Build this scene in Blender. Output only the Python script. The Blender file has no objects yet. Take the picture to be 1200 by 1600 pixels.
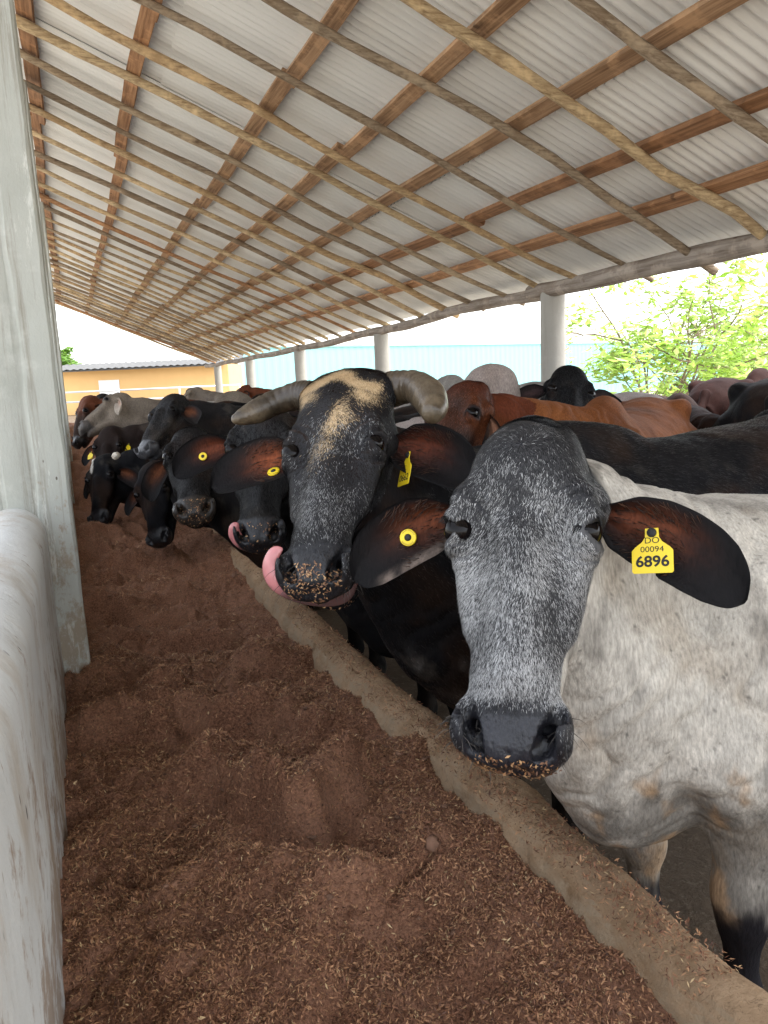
import bpy, math, random
import numpy as np
from mathutils import Matrix, Vector

# ------------------------------------------------------------------ camera
S = bpy.context.scene
COL = S.collection
R_ = math.radians
cam_d = bpy.data.cameras.new("camera"); cam = bpy.data.objects.new("camera", cam_d); COL.objects.link(cam)
cam_d.sensor_fit = 'HORIZONTAL'; cam_d.sensor_width = 36; cam_d.lens = 36
cam_d.clip_start = 0.05; cam_d.clip_end = 2000
_r = Vector((0.9263, -0.3741, -0.0441)); _f = Vector((0.3619, 0.9160, -0.1737))
_f.normalize(); _r = (_r - _f * _r.dot(_f)).normalized(); _u = _r.cross(_f)
M = Matrix((( _r.x, _u.x, -_f.x, 0), (_r.y, _u.y, -_f.y, 0), (_r.z, _u.z, -_f.z, 1.45), (0, 0, 0, 1)))
cam.matrix_world = M
S.camera = cam

# ------------------------------------------------------------------ world, sun, exposure
SUN_EL, SUN_AZ = R_(66), R_(118)          # azimuth measured from +Y towards +X
w = bpy.data.worlds.new("World"); S.world = w; w.use_nodes = True
nt = w.node_tree; nt.nodes.clear()
sky = nt.nodes.new('ShaderNodeTexSky'); sky.sky_type = 'NISHITA'; sky.sun_disc = False
sky.sun_elevation = SUN_EL; sky.sun_rotation = SUN_AZ
sky.air_density = 1.0; sky.dust_density = 2.0; sky.ozone_density = 0.6
bg = nt.nodes.new('ShaderNodeBackground'); bg.inputs[1].default_value = 0.15
wo = nt.nodes.new('ShaderNodeOutputWorld')
hsv = nt.nodes.new('ShaderNodeHueSaturation'); hsv.inputs['Saturation'].default_value = .30      # hazy white overcast
nt.links.new(sky.outputs[0], hsv.inputs['Color']); nt.links.new(hsv.outputs[0], bg.inputs[0]); nt.links.new(bg.outputs[0], wo.inputs[0])
sd = bpy.data.lights.new("sun", 'SUN'); sd.energy = 1.5; sd.angle = R_(14); sd.color = (1, .98, .95)
so = bpy.data.objects.new("sun", sd); COL.objects.link(so)
sv = Vector((math.sin(SUN_AZ) * math.cos(SUN_EL), math.cos(SUN_AZ) * math.cos(SUN_EL), math.sin(SUN_EL)))
so.rotation_euler = sv.to_track_quat('Z', 'Y').to_euler()
vs = S.view_settings; vs.view_transform = 'Standard'; vs.look = 'None'; vs.gamma = 1; vs.exposure = 2.38
S.cycles.use_denoising = True
S.cycles.max_bounces = 8; S.cycles.diffuse_bounces = 5; S.cycles.glossy_bounces = 3

rng = np.random.default_rng(7)
random.seed(7)

# ------------------------------------------------------------------ numpy noise
def _h(i, j, k, seed):
    h = (i.astype(np.uint32) * np.uint32(374761393) + j.astype(np.uint32) * np.uint32(668265263)
         + k.astype(np.uint32) * np.uint32(2147483647) + np.uint32((seed * 974711) & 0xffffffff))
    h = (h ^ (h >> np.uint32(13))) * np.uint32(1274126177)
    h = h ^ (h >> np.uint32(16))
    return (h & np.uint32(0xffffff)).astype(np.float32) / np.float32(0xffffff)
def vnoise(P, seed=0):
    P = np.asarray(P, dtype=np.float32)
    if P.shape[1] == 2: P = np.concatenate([P, np.zeros((len(P), 1), np.float32)], 1)
    i = np.floor(P).astype(np.int64); f = P - i; f = f * f * (3 - 2 * f)
    r = 0
    for a in (0, 1):
        wa = f[:, 0] if a else 1 - f[:, 0]
        for b in (0, 1):
            wb = f[:, 1] if b else 1 - f[:, 1]
            for c in (0, 1):
                wc = f[:, 2] if c else 1 - f[:, 2]
                r = r + wa * wb * wc * _h(i[:, 0] + a, i[:, 1] + b, i[:, 2] + c, seed)
    return r
def fbm(P, oct=4, seed=0):
    P = np.asarray(P, dtype=np.float32); r = 0; a = .5; t = 0
    for o in range(oct):
        r = r + a * vnoise(P * (2.03 ** o) + 17.3 * o, seed + o); t += a; a *= .55
    return r / t
def sstep(a, b, x):
    t = np.clip((x - a) / (b - a), 0, 1); return t * t * (3 - 2 * t)
def mix(a, b, t):
    t = np.asarray(t)[..., None]; return np.asarray(a, float) * (1 - t) + np.asarray(b, float) * t

# ------------------------------------------------------------------ mesh helpers
class MB:
    def __init__(s): s.V = []; s.F = []; s.n = 0; s.C = []
    def add(s, V, *Fs, col=None):
        V = np.asarray(V, float).reshape(-1, 3)
        for F in Fs:
            F = np.asarray(F, int)
            if F.size: s.F.append(F + s.n)
        s.V.append(V); s.n += len(V)
        if col is not None:
            c = np.asarray(col, float)
            if c.ndim == 1: c = np.tile(c, (len(V), 1))
            s.C.append(c)
        return s
    def box(s, lo, hi, col=None):
        (x0, y0, z0), (x1, y1, z1) = lo, hi
        V = [(x0, y0, z0), (x1, y0, z0), (x1, y1, z0), (x0, y1, z0), (x0, y0, z1), (x1, y0, z1), (x1, y1, z1), (x0, y1, z1)]
        return s.add(V, [(0, 3, 2, 1), (4, 5, 6, 7), (0, 1, 5, 4), (1, 2, 6, 5), (2, 3, 7, 6), (3, 0, 4, 7)], col=col)
    def tube(s, P, r, k=8, col=None, cap=True, flat=None, up=None):
        V, Q, caps = tube(P, r, k, flat, up)
        return s.add(V, Q, *(caps if cap else []), col=col)
    def obj(s, name, mat, parent=None, smooth=True, auto=None):
        return make_obj(name, np.concatenate(s.V), s.F, mat, parent, smooth, np.concatenate(s.C) if s.C else None, auto)
def make_obj(name, V, Fs, mat, parent=None, smooth=True, col=None, auto=None):
    me = bpy.data.meshes.new(name)
    V = np.ascontiguousarray(V, dtype=np.float32)
    me.vertices.add(len(V)); me.vertices.foreach_set('co', V.ravel())
    Fs = [np.asarray(F, dtype=np.int32) for F in Fs]
    li = np.concatenate([F.ravel() for F in Fs]); tot = np.concatenate([np.full(len(F), F.shape[1], np.int32) for F in Fs])
    st = np.concatenate([[0], np.cumsum(tot)[:-1]]).astype(np.int32)
    me.loops.add(len(li)); me.loops.foreach_set('vertex_index', li)
    me.polygons.add(len(tot)); me.polygons.foreach_set('loop_start', st); me.polygons.foreach_set('loop_total', tot)
    me.polygons.foreach_set('use_smooth', np.full(len(tot), bool(smooth)))
    me.update(calc_edges=True)
    if col is not None:
        c = np.ones((len(V), 4), np.float32); c[:, :col.shape[1]] = col
        a = me.color_attributes.new('Col', 'FLOAT_COLOR', 'POINT'); a.data.foreach_set('color', c.ravel())
    if mat: me.materials.append(mat)
    if auto: me.set_sharp_from_angle(angle=R_(auto))
    o = bpy.data.objects.new(name, me); COL.objects.link(o)
    if parent: o.parent = parent
    return o
def tube(P, r, k=8, flat=None, up=None):
    P = np.asarray(P, float); n = len(P); r = np.broadcast_to(np.asarray(r, float), (n,))
    T = np.gradient(P, axis=0); T /= np.linalg.norm(T, axis=1)[:, None]
    u = np.array(up if up is not None else ((0, 0, 1) if abs(T[0][2]) < .9 else (1, 0, 0)), float)
    V = []
    for i in range(n):
        u = u - T[i] * (u @ T[i]); u /= np.linalg.norm(u); b = np.cross(T[i], u)
        a = np.linspace(0, 2 * np.pi, k, endpoint=False)
        fl = 1 if flat is None else (flat[i] if np.ndim(flat) else flat)
        V.append(P[i] + r[i] * (np.cos(a)[:, None] * u * fl + np.sin(a)[:, None] * b))
    V = np.concatenate(V); j = np.arange(k); Q = []
    for i in range(n - 1):
        Q.append(np.stack([i * k + j, i * k + (j + 1) % k, (i + 1) * k + (j + 1) % k, (i + 1) * k + j], 1))
    return V, np.concatenate(Q), [np.array([j[::-1]]), np.array([(n - 1) * k + j])]
def grid_faces(nu, nv):
    i, j = np.meshgrid(np.arange(nu - 1), np.arange(nv - 1), indexing='ij'); a = (i * nv + j).ravel()
    return np.stack([a, a + nv, a + nv + 1, a + 1], 1)
def tag(o, label=None, cat=None, group=None, kind=None):
    if label: o['label'] = label
    if cat: o['category'] = cat
    if group: o['group'] = group
    if kind: o['kind'] = kind
    return o
def empty(name, loc=(0, 0, 0), rz=0):
    o = bpy.data.objects.new(name, None); o.empty_display_size = .1; o.location = loc; o.rotation_euler = (0, 0, rz)
    COL.objects.link(o); return o

# ------------------------------------------------------------------ material helpers
class NT:
    def __init__(s, name, rough=.7, spec=.3, metal=0.):
        s.m = bpy.data.materials.new(name); s.m.use_nodes = True; s.t = s.m.node_tree
        s.b = s.t.nodes['Principled BSDF']; s.b.inputs['Roughness'].default_value = rough
        s.b.inputs['Specular IOR Level'].default_value = spec; s.b.inputs['Metallic'].default_value = metal
        s.tc = s.t.nodes.new('ShaderNodeTexCoord').outputs['Object']
    def n(s, typ, **kw):
        x = s.t.nodes.new(typ)
        for k, v in kw.items(): setattr(x, k, v)
        return x
    def l(s, a, b): s.t.links.new(a, b)
    def mapped(s, scale):
        m = s.n('ShaderNodeMapping'); m.inputs['Scale'].default_value = scale; s.l(s.tc, m.inputs[0]); return m.outputs[0]
    def noise(s, scale=5, detail=4, rough=.55, stretch=None, dist=0):
        x = s.n('ShaderNodeTexNoise'); x.inputs['Scale'].default_value = scale; x.inputs['Detail'].default_value = detail
        x.inputs['Roughness'].default_value = rough; x.inputs['Distortion'].default_value = dist
        s.l(s.mapped(stretch) if stretch else s.tc, x.inputs['Vector']); return x.outputs['Fac']
    def ramp(s, fac, stops, interp='LINEAR'):
        x = s.n('ShaderNodeValToRGB'); x.color_ramp.interpolation = interp; e = x.color_ramp.elements
        while len(e) < len(stops): e.new(.5)
        for q, (p, c) in zip(e, stops):
            q.position = p; q.color = (*c, 1) if len(c) == 3 else c
        s.l(fac, x.inputs[0]); return x.outputs[0]
    def g(s, fac, a, b):
        if a > b: return s.ramp(fac, [(b, (1, 1, 1)), (a, (0, 0, 0))])
        return s.ramp(fac, [(a, (0, 0, 0)), (b, (1, 1, 1))])
    def mixc(s, fac, a, b, mode='MIX'):
        x = s.n('ShaderNodeMix', data_type='RGBA', blend_type=mode)
        if isinstance(fac, (int, float)): x.inputs[0].default_value = fac
        else: s.l(fac, x.inputs[0])
        for v, i in ((a, 6), (b, 7)):
            if isinstance(v, tuple): x.inputs[i].default_value = (*v, 1)
            else: s.l(v, x.inputs[i])
        return x.outputs[2]
    def math(s, op, a, b=0.):
        x = s.n('ShaderNodeMath', operation=op)
        for v, i in ((a, 0), (b, 1)):
            if isinstance(v, (int, float)): x.inputs[i].default_value = v
            else: s.l(v, x.inputs[i])
        return x.outputs[0]
    def attr(s, name='Col'):
        x = s.n('ShaderNodeAttribute'); x.attribute_name = name; return x
    def color(s, c):
        if isinstance(c, tuple): s.b.inputs['Base Color'].default_value = (*c, 1)
        else: s.l(c, s.b.inputs['Base Color'])
        return s
    def rough(s, v): s.l(v, s.b.inputs['Roughness']); return s
    def bump(s, h, strength=.3, dist=.01, prev=None):
        x = s.n('ShaderNodeBump'); x.inputs['Strength'].default_value = strength; x.inputs['Distance'].default_value = dist
        s.l(h, x.inputs['Height'])
        if prev: s.l(prev, x.inputs['Normal'])
        s.l(x.outputs[0], s.b.inputs['Normal']); return x.outputs[0]

MAT = {}
def mat_concrete(name, base, dark, stain, stretch=(6, 6, .6), stain_amt=.5, specks=True):
    t = NT(name, .85, .25)
    c = t.mixc(t.noise(2.2, 6, .6), base, dark)
    st = t.g(t.noise(1.6, 7, .7, stretch=stretch), .52, .72)
    c = t.mixc(t.math('MULTIPLY', st, stain_amt), c, stain)
    c = t.mixc(t.math('MULTIPLY', t.g(t.noise(3.1, 5, .7, stretch=(1, 1, 1)), .56, .75), .6), c, tuple(x * 1.12 for x in base))
    if specks:
        v = t.n('ShaderNodeTexVoronoi'); v.inputs['Scale'].default_value = 26; t.l(t.mapped((1, 1, .5)), v.inputs['Vector'])
        sp = t.math('MULTIPLY', t.g(v.outputs['Distance'], .10, .07), t.g(t.noise(5, 2), .52, .58))
        c = t.mixc(t.math('MULTIPLY', sp, .85), c, (.07, .05, .035))
    if specks:
        sz = t.n('ShaderNodeSeparateXYZ'); t.l(t.tc, sz.inputs[0])
        spl = t.math('SUBTRACT', t.math('ADD', t.noise(8, 7, .75, stretch=(1, 1, .5)), t.math('MULTIPLY', t.noise(35, 5, .7), .35)), t.math('MULTIPLY', sz.outputs[2], .28))
        c = t.mixc(t.math('MULTIPLY', t.g(spl, .46, .56), .7), c, (.27, .20, .13))
        c = t.mixc(t.math('MULTIPLY', t.g(t.noise(3, 8, .8, stretch=(2.5, 2.5, .35)), .58, .62), .45), c, tuple(x * 1.35 for x in base))
    t.color(c)
    b = t.bump(t.noise(9, 8, .7, stretch=(1, 1, .5)), .5, .012)
    t.bump(t.noise(90, 4, .6), .25, .003, b)
    return t.m
MAT['col'] = mat_concrete('pale_concrete', (.52, .53, .495), (.27, .285, .25), (.20, .175, .135), (16, 16, .6), 1.)
MAT['colfar'] = mat_concrete('grey_concrete', (.36, .345, .31), (.27, .255, .225), (.20, .18, .15), (6, 6, .5), .5, False)
def mat_wall():
    t = NT('whitewashed_concrete', .8, .3)
    c = t.mixc(t.noise(2, 6, .6), (.66, .67, .655), (.48, .49, .47))
    c = t.mixc(t.math('MULTIPLY', t.g(t.noise(2.5, 6, .7, stretch=(1, 1.2, .45)), .49, .68), .8), c, (.36, .28, .19))
    c = t.mixc(t.math('MULTIPLY', t.g(t.noise(16, 4, .65, stretch=(1, 2.2, .4)), .67, .72), .8), c, (.24, .17, .11))
    sz = t.n('ShaderNodeSeparateXYZ'); t.l(t.tc, sz.inputs[0])
    spl = t.math('SUBTRACT', t.math('ADD', t.noise(7, 7, .75, stretch=(1, 1, .55)), t.math('MULTIPLY', t.noise(30, 5, .7), .35)), t.math('MULTIPLY', sz.outputs[2], .34))
    c = t.mixc(t.math('MULTIPLY', t.g(spl, .46, .56), .75), c, (.26, .175, .11))
    v = t.n('ShaderNodeTexVoronoi'); v.inputs['Scale'].default_value = 16; t.l(t.mapped((1, 1.6, .55)), v.inputs['Vector'])
    sp = t.math('MULTIPLY', t.g(v.outputs['Distance'], .13, .09), t.g(t.noise(4, 2), .5, .56))
    c = t.mixc(t.math('MULTIPLY', sp, .9), c, (.06, .045, .035))
    t.color(c)
    b = t.bump(t.noise(7, 8, .65, stretch=(1, 1, .6)), .6, .015); t.bump(t.noise(70, 4), .25, .003, b)
    return t.m
MAT['wall'] = mat_wall()
def mat_kerb():
    t = NT('dusty_concrete', .9, .15)
    c = t.mixc(t.g(t.noise(7, 8, .7), .35, .65), (.22, .140, .078), (.42, .295, .185))
    c = t.mixc(t.math('MULTIPLY', t.g(t.noise(3.5, 6, .7), .55, .7), .7), c, (.15, .090, .052))
    c = t.mixc(t.math('MULTIPLY', t.g(t.noise(60, 5, .75, dist=1.5), .55, .68), .65), c, (.085, .05, .03))
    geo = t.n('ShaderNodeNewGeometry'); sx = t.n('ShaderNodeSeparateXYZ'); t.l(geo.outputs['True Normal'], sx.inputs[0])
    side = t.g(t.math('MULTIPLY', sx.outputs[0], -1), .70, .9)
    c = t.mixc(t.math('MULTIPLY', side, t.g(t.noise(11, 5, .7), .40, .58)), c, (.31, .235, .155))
    t.color(c)
    b = t.bump(t.noise(14, 8, .7), .8, .02); t.bump(t.noise(120, 5, .7), .5, .004, b)
    return t.m
MAT['kerb'] = mat_kerb()
def mat_feed():
    t = NT('moist_brown_feed', .85, .25)
    a = t.noise(140, 6, .75); b_ = t.noise(6, 5, .6)
    c = t.mixc(t.g(a, .35, .66), (.072, .031, .018), (.40, .195, .112))
    c = t.mixc(t.math('MULTIPLY', t.g(b_, .45, .7), .55), c, (.38, .205, .13))
    t.color(c)
    b = t.bump(t.noise(38, 8, .75), .9, .02); t.bump(t.noise(260, 4, .7), .8, .004, b)
    return t.m
MAT['feed'] = mat_feed()
def mat_attr(name, rough=.7, spec=.3, bumpscale=None, vary=0.):
    t = NT(name, rough, spec); c = t.attr().outputs['Color']
    if vary: c = t.mixc(t.math('MULTIPLY', t.noise(40, 5, .7), vary), c, (.02, .015, .01))
    t.color(c)
    if bumpscale: t.bump(t.noise(bumpscale, 5), .3, .004)
    return t.m
MAT['flake'] = mat_attr('feed_flakes', .6, .35)
def mat_ground():
    t = NT('trampled_dung_earth', .9, .2)
    c = t.mixc(t.noise(5, 8, .7), (.050, .034, .021), (.17, .122, .08))
    c = t.mixc(t.math('MULTIPLY', t.g(t.noise(45, 6, .75), .55, .66), .7), c, (.22, .18, .13))
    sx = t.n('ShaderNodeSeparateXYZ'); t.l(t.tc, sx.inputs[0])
    dry_and_bounce = t.math('MAXIMUM', t.g(t.math('DIVIDE', sx.outputs[0], 10.), .36, .52), t.g(t.math('DIVIDE', sx.outputs[0], -2.), .15, .25))  # dry earth past the eave; unseen alley side paled to bounce light up
    c = t.mixc(dry_and_bounce, c, t.mixc(t.noise(1.5, 6), (.50, .45, .37), (.38, .33, .26)))
    t.color(c); b = t.bump(t.noise(12, 8, .7), .9, .05); t.bump(t.noise(80, 5, .7), .6, .01, b)
    return t.m
MAT['ground'] = mat_ground()
def mat_wood(name, cols, stretch, axis_scale=1.):
    t = NT(name, .75, .25)
    oi = t.n('ShaderNodeObjectInfo').outputs['Random']
    base = t.ramp(oi, [(i / max(1, len(cols)), c) for i, c in enumerate(cols)], 'CONSTANT')
    g = t.noise(1, 6, .65, stretch=stretch)
    c = t.mixc(t.g(g, .34, .62), t.mixc(1., base, (.42, .36, .32), 'MULTIPLY'), base)
    c = t.mixc(t.math('MULTIPLY', t.g(t.noise(4, 4, .7), .52, .62), .55), c, t.mixc(1., base, (1.4, 1.36, 1.3), 'MULTIPLY'))
    c = t.mixc(t.math('MULTIPLY', t.g(t.noise(2.6, 5, .7), .54, .64), .6), c, t.mixc(1., base, (.55, .48, .42), 'MULTIPLY'))
    kn = t.g(t.noise(7, 2), .70, .76); c = t.mixc(t.math('MULTIPLY', kn, .7), c, (.06, .03, .015))
    t.color(c); t.bump(g, .6, .01)
    return t.m
MAT['pole'] = mat_wood('round_pole_wood', [(.52, .40, .24), (.33, .265, .19), (.50, .365, .21), (.44, .25, .13), (.38, .30, .205), (.55, .43, .27), (.30, .235, .165)], (5, 60, 60))
MAT['board'] = mat_wood('sawn_board_wood', [(.36, .19, .10), (.40, .22, .115), (.31, .165, .085), (.38, .24, .14)], (45, 1.4, 45))
MAT['beam'] = mat_wood('weathered_log', [(.30, .26, .22), (.27, .235, .20)], (30, 1.6, 30))
def mat_sheet():
    t = NT('galvanised_sheet', .3, .6, .0)
    c = t.mixc(t.noise(.9, 3, .4, stretch=(.35, 2.2, 1)), (.78, .79, .785), (.66, .67, .665))
    c = t.mixc(t.math('MULTIPLY', t.g(t.noise(2, 2, .4, stretch=(.12, 3, .3)), .55, .8), .25), c, (.66, .64, .59))
    t.color(c); return t.m
MAT['sheet'] = mat_sheet()
def mat_flat(name, c, rough=.6, spec=.3, c2=None, scale=4, metal=0.):
    t = NT(name, rough, spec, metal)
    t.color(t.mixc(t.noise(scale, 5), c, c2 or tuple(x * .8 for x in c))); return t.m
MAT['teal'] = mat_flat('pale_teal_sheet', (.22, .45, .465), .5, .3, (.20, .41, .425), 2)
MAT['tealtrim'] = mat_flat('teal_edge', (.25, .47, .44), .5)
MAT['orange'] = mat_flat('ochre_plaster', (.70, .45, .20), .9, .2, (.60, .37, .16), 1.5)
MAT['barnroof'] = mat_flat('aged_roofing', (.13, .128, .125), .8, .2, (.065, .065, .063), 3)
MAT['white'] = mat_flat('white_paint', (.8, .8, .78), .5)
MAT['pipe'] = mat_flat('galvanised_pipe', (.55, .56, .57), .4, .5, metal=.5)
MAT['dark'] = mat_flat('dark_steel', (.08, .09, .10), .5)
MAT['bark'] = mat_flat('thin_bark', (.26, .20, .14), .85, .2, (.15, .11, .08), 20)
def mat_leaf():
    t = NT('lime_leaf', .45, .4); a = t.attr().outputs['Color']; t.color(a)
    tr = t.n('ShaderNodeBsdfTranslucent'); t.l(a, tr.inputs[0]); mx = t.n('ShaderNodeMixShader'); mx.inputs[0].default_value = .45
    out = t.t.nodes['Material Output']; t.l(t.b.outputs[0], mx.inputs[1]); t.l(tr.outputs[0], mx.inputs[2]); t.l(mx.outputs[0], out.inputs[0])
    return t.m
MAT['leaf'] = mat_leaf()
def mat_coat(name, fine=1.0):
    t = NT(name, .62, .22)
    at = t.attr(); c = at.outputs['Color']
    n1 = t.noise(170, 4, .6, stretch=(1, 1, .28))
    c = t.mixc(1., c, t.ramp(n1, [(.25, (.62,) * 3), (.5, (1.,) * 3), (.75, (1.38,) * 3)]), 'MULTIPLY')
    c = t.mixc(1., c, t.ramp(t.noise(9, 5, .65), [(.3, (.8,) * 3), (.7, (1.18,) * 3)]), 'MULTIPLY')
    t.color(c)
    wet = at.outputs['Alpha']          # 1 = hair, 0 = bare damp skin
    t.rough(t.ramp(wet, [(0., (.33,) * 3), (1., (.74,) * 3)]))
    t.l(t.ramp(wet, [(0., (.34,) * 3), (1., (.08,) * 3)]), t.b.inputs['Specular IOR Level'])
    b = t.bump(n1, .55 * fine, .004)
    b = t.bump(t.noise(24, 4, .55, stretch=(1, 1, .35)), .25, .012, b)
    v = t.n('ShaderNodeTexVoronoi'); v.inputs['Scale'].default_value = 150; t.l(t.tc, v.inputs['Vector'])
    t.bump(t.math('MULTIPLY', v.outputs['Distance'], t.math('SUBTRACT', 1., wet)), .30, .002, b)
    return t.m
MAT['coat'] = mat_coat('short_hair_coat')
def mat_fur():
    t = NT('loose_hair', .55, .3); t.color(t.attr().outputs['Color']); return t.m
MAT['fur'] = mat_fur()
def mat_eye():
    t = NT('dark_wet_eye', .03, .16); t.color((.004, .003, .003))
    return t.m
MAT['eye'] = mat_eye()
MAT['tagy'] = mat_flat('yellow_tag_plastic', (.80, .60, .02), .4, .4, (.72, .52, .015), 25)
MAT['ink'] = mat_flat('black_ink', (.02, .02, .02), .6)
def mat_horn():
    t = NT('ridged_horn', .34, .5); a = t.attr().outputs['Color']
    n = t.noise(60, 6, .7); t.color(t.mixc(t.g(n, .4, .68), a, t.mixc(1., a, (.5, .45, .4), 'MULTIPLY')))
    t.bump(t.noise(150, 5), .35, .004); return t.m
MAT['horn'] = mat_horn()
def mat_tongue():
    t = NT('wet_tongue', .22, .5); a = t.attr().outputs['Color']
    t.color(t.mixc(t.math('MULTIPLY', t.noise(60, 5), .5), a, (.30, .10, .10)))
    t.b.inputs['Subsurface Weight'].default_value = .15; t.b.inputs['Subsurface Radius'].default_value = (.01, .004, .003)
    t.bump(t.noise(220, 4), .4, .002); return t.m
MAT['tongue'] = mat_tongue()

#@@SETTING
# ------------------------------------------------------------------ ground
def build_ground():
    gx = np.concatenate([[-300, -80, -20, -6, -2], np.arange(-1, 6, .12), [7, 9, 14, 30, 80, 300]])
    gy = np.concatenate([[-200, -40, -8], np.arange(-2, 9, .12), np.arange(9, 30, 1.), [45, 80, 150, 600]])
    X, Y = np.meshgrid(gx, gy, indexing='ij'); P = np.stack([X.ravel(), Y.ravel(), 0 * X.ravel()], 1)
    P[:, 2] = (fbm(P * 2.2, 4, 3) - .5) * .09 * sstep(14, 6, np.abs(P[:, 0]))
    o = make_obj('ground', P, [grid_faces(len(gx), len(gy))[:, ::-1]], MAT['ground']); tag(o, kind='structure')
build_ground()

# ------------------------------------------------------------------ shed roof, beam, columns
RK, RC = .43, 4.036                 # roof plane through the pole centres: z = RC - RK * x
XL, XR = -1.0, 4.36
def build_roof():
    t = empty('shed_roof', (4.2, 6, 0)); tag(t, 'lean-to shed roof of corrugated sheet on round poles and sawn boards', 'roof')
    inv = -np.array([4.2, 6, 0])
    nrm = np.array([RK, 0, 1]) / math.hypot(RK, 1)
    # sheets: three overlapping rows down the slope
    rows = [(-1.05, 1.0), (.86, 2.9), (2.76, 4.42)]
    for ri, (x0, x1) in enumerate(rows):
        m = MB(); y = -2.0; si = 0
        while y < 26.3:
            w_ = .86 if y + .86 < 26.3 else 26.35 - y
            ny = max(9, int(w_ / .0095)); ys = np.linspace(y - .03, y + w_ + .03, ny); xs = np.linspace(x0, x1, 5)
            X, Y = np.meshgrid(xs, ys, indexing='ij')
            off = .114 + .0155 * np.cos(2 * np.pi * Y / .076) + (.006 if si % 2 else 0) - ri * .012 + rng.uniform(-.002, .003) + .012 * ri * (X - x0) / (x1 - x0)
            P = np.stack([X, Y, RC - RK * X], -1) + off[..., None] * nrm
            m.add(P.reshape(-1, 3) + inv, grid_faces(5, ny)); y += w_; si += 1
        m.obj('roof_sheet', MAT['sheet'], t)
    # sawn boards along the shed
    for bx in (-.06, .70, 1.53, 2.12, 2.68, 3.24, 3.74):
        m = MB(); y = -1.9
        while y < 26.1:
            L = min(rng.uniform(3.2, 5.0), 26.15 - y)
            n = 9; ys = np.linspace(y, y + L + .12, n); dx = rng.normal(0, .012) + np.cumsum(rng.normal(0, .006, n)); w_ = .048 + rng.uniform(-.006, .006)
            prof = [(-w_, -.018), (w_, -.018), (w_, .02), (-w_, .02)]
            V = []
            for i in range(n):
                for a, b in prof:
                    xx = bx + dx[i] + a + (.10 if bx == .70 else 0) * (1 - (ys[i] + 2) / 28) * .3
                    V.append(np.array([xx, ys[i], RC - RK * xx]) + nrm * (.062 + b + rng.uniform(-.001, .001)))
            F = []
            for i in range(n - 1):
                for j in range(4): F.append((i * 4 + j, i * 4 + (j + 1) % 4, (i + 1) * 4 + (j + 1) % 4, (i + 1) * 4 + j))
            F += [(3, 2, 1, 0), tuple((n - 1) * 4 + q for q in range(4))]
            m.add(np.array(V) + inv, F); y += L
        m.obj('purlin_board', MAT['board'], t, smooth=False)
    # round poles down the slope
    ys = [-.85, -.2, .45, 1.1, 1.75, 2.4, 3.08, 3.83, 4.45, 5.2, 5.86, 6.47, 7.12, 7.77, 8.42]
    while ys[-1] < 25.4: ys.append(ys[-1] + .70 + rng.uniform(-.06, .06))
    ys += [26.05]
    for i, y in enumerate(ys):
        n = 34; s = np.linspace(0, 1, n); x = XL + (XR + rng.uniform(-.02, .12) - XL) * s
        amp = .10 if y < 9 else .065
        ph = rng.uniform(0, 6.28, 3)
        kk = np.interp(s, np.linspace(0, 1, 12), rng.normal(0, .42, 12)); wy = amp * (.50 * np.sin(s * 5 + ph[0]) + .30 * np.sin(s * 11 + ph[1]) + .55 * kk)
        wz = .012 * np.sin(s * 9 + ph[1]) + .006 * np.sin(s * 21 + ph[0])
        r0 = rng.uniform(.024, .034); r = r0 * (1.12 - .3 * (s if rng.random() < .5 else 1 - s)) * (1 + .06 * np.sin(s * 40 + ph[2]) * rng.random(n))
        kn = rng.integers(4, n - 4, 3); r[kn] *= 1.16
        z = RC - RK * x
        P = np.stack([x, y + wy, z], 1) + np.outer(wz - .004, nrm)
        m = MB(); m.tube(P + inv, r, 9)
        m.obj('rafter_pole', MAT['pole'], t)
        
    # eave beam: one heavy near log and a thinner one beyond it
    def log(pts, r, name='eave_beam'):
        pts = np.array(pts, float); yy = np.linspace(pts[0][1], pts[-1][1], 46)
        P = np.stack([np.interp(yy, pts[:, 1], pts[:, 0]), yy, np.interp(yy, pts[:, 1], pts[:, 2])], 1)
        k = np.ones(5) / 5; 
        for c in (0, 2): P[2:-2, c] = np.convolve(P[:, c], k, 'valid')
        P[:, 0] += .02 * np.sin(yy * 2.1); P[:, 2] += .012 * np.sin(yy * 1.7 + 1)
        rr = np.interp(yy, [yy[0], yy[-1]], r) * (1 + .05 * np.sin(yy * 6) + rng.uniform(-.03, .03, len(yy)))
        m = MB(); m.tube(P + inv, rr, 14); m.obj(name, MAT['beam'], t)
    log([(4.24, -1.5, 2.17), (4.24, 4, 2.185), (4.24, 6.62, 2.19)], (.085, .07))
    log([(4.27, 6.35, 2.165), (4.27, 8.3, 2.165), (4.27, 10.7, 2.10), (4.27, 15.1, 2.055)], (.062, .055))
    log([(4.25, 14.8, 2.06), (4.25, 19.7, 2.04), (4.25, 26.1, 2.03)], (.06, .055))
build_roof()

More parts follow.
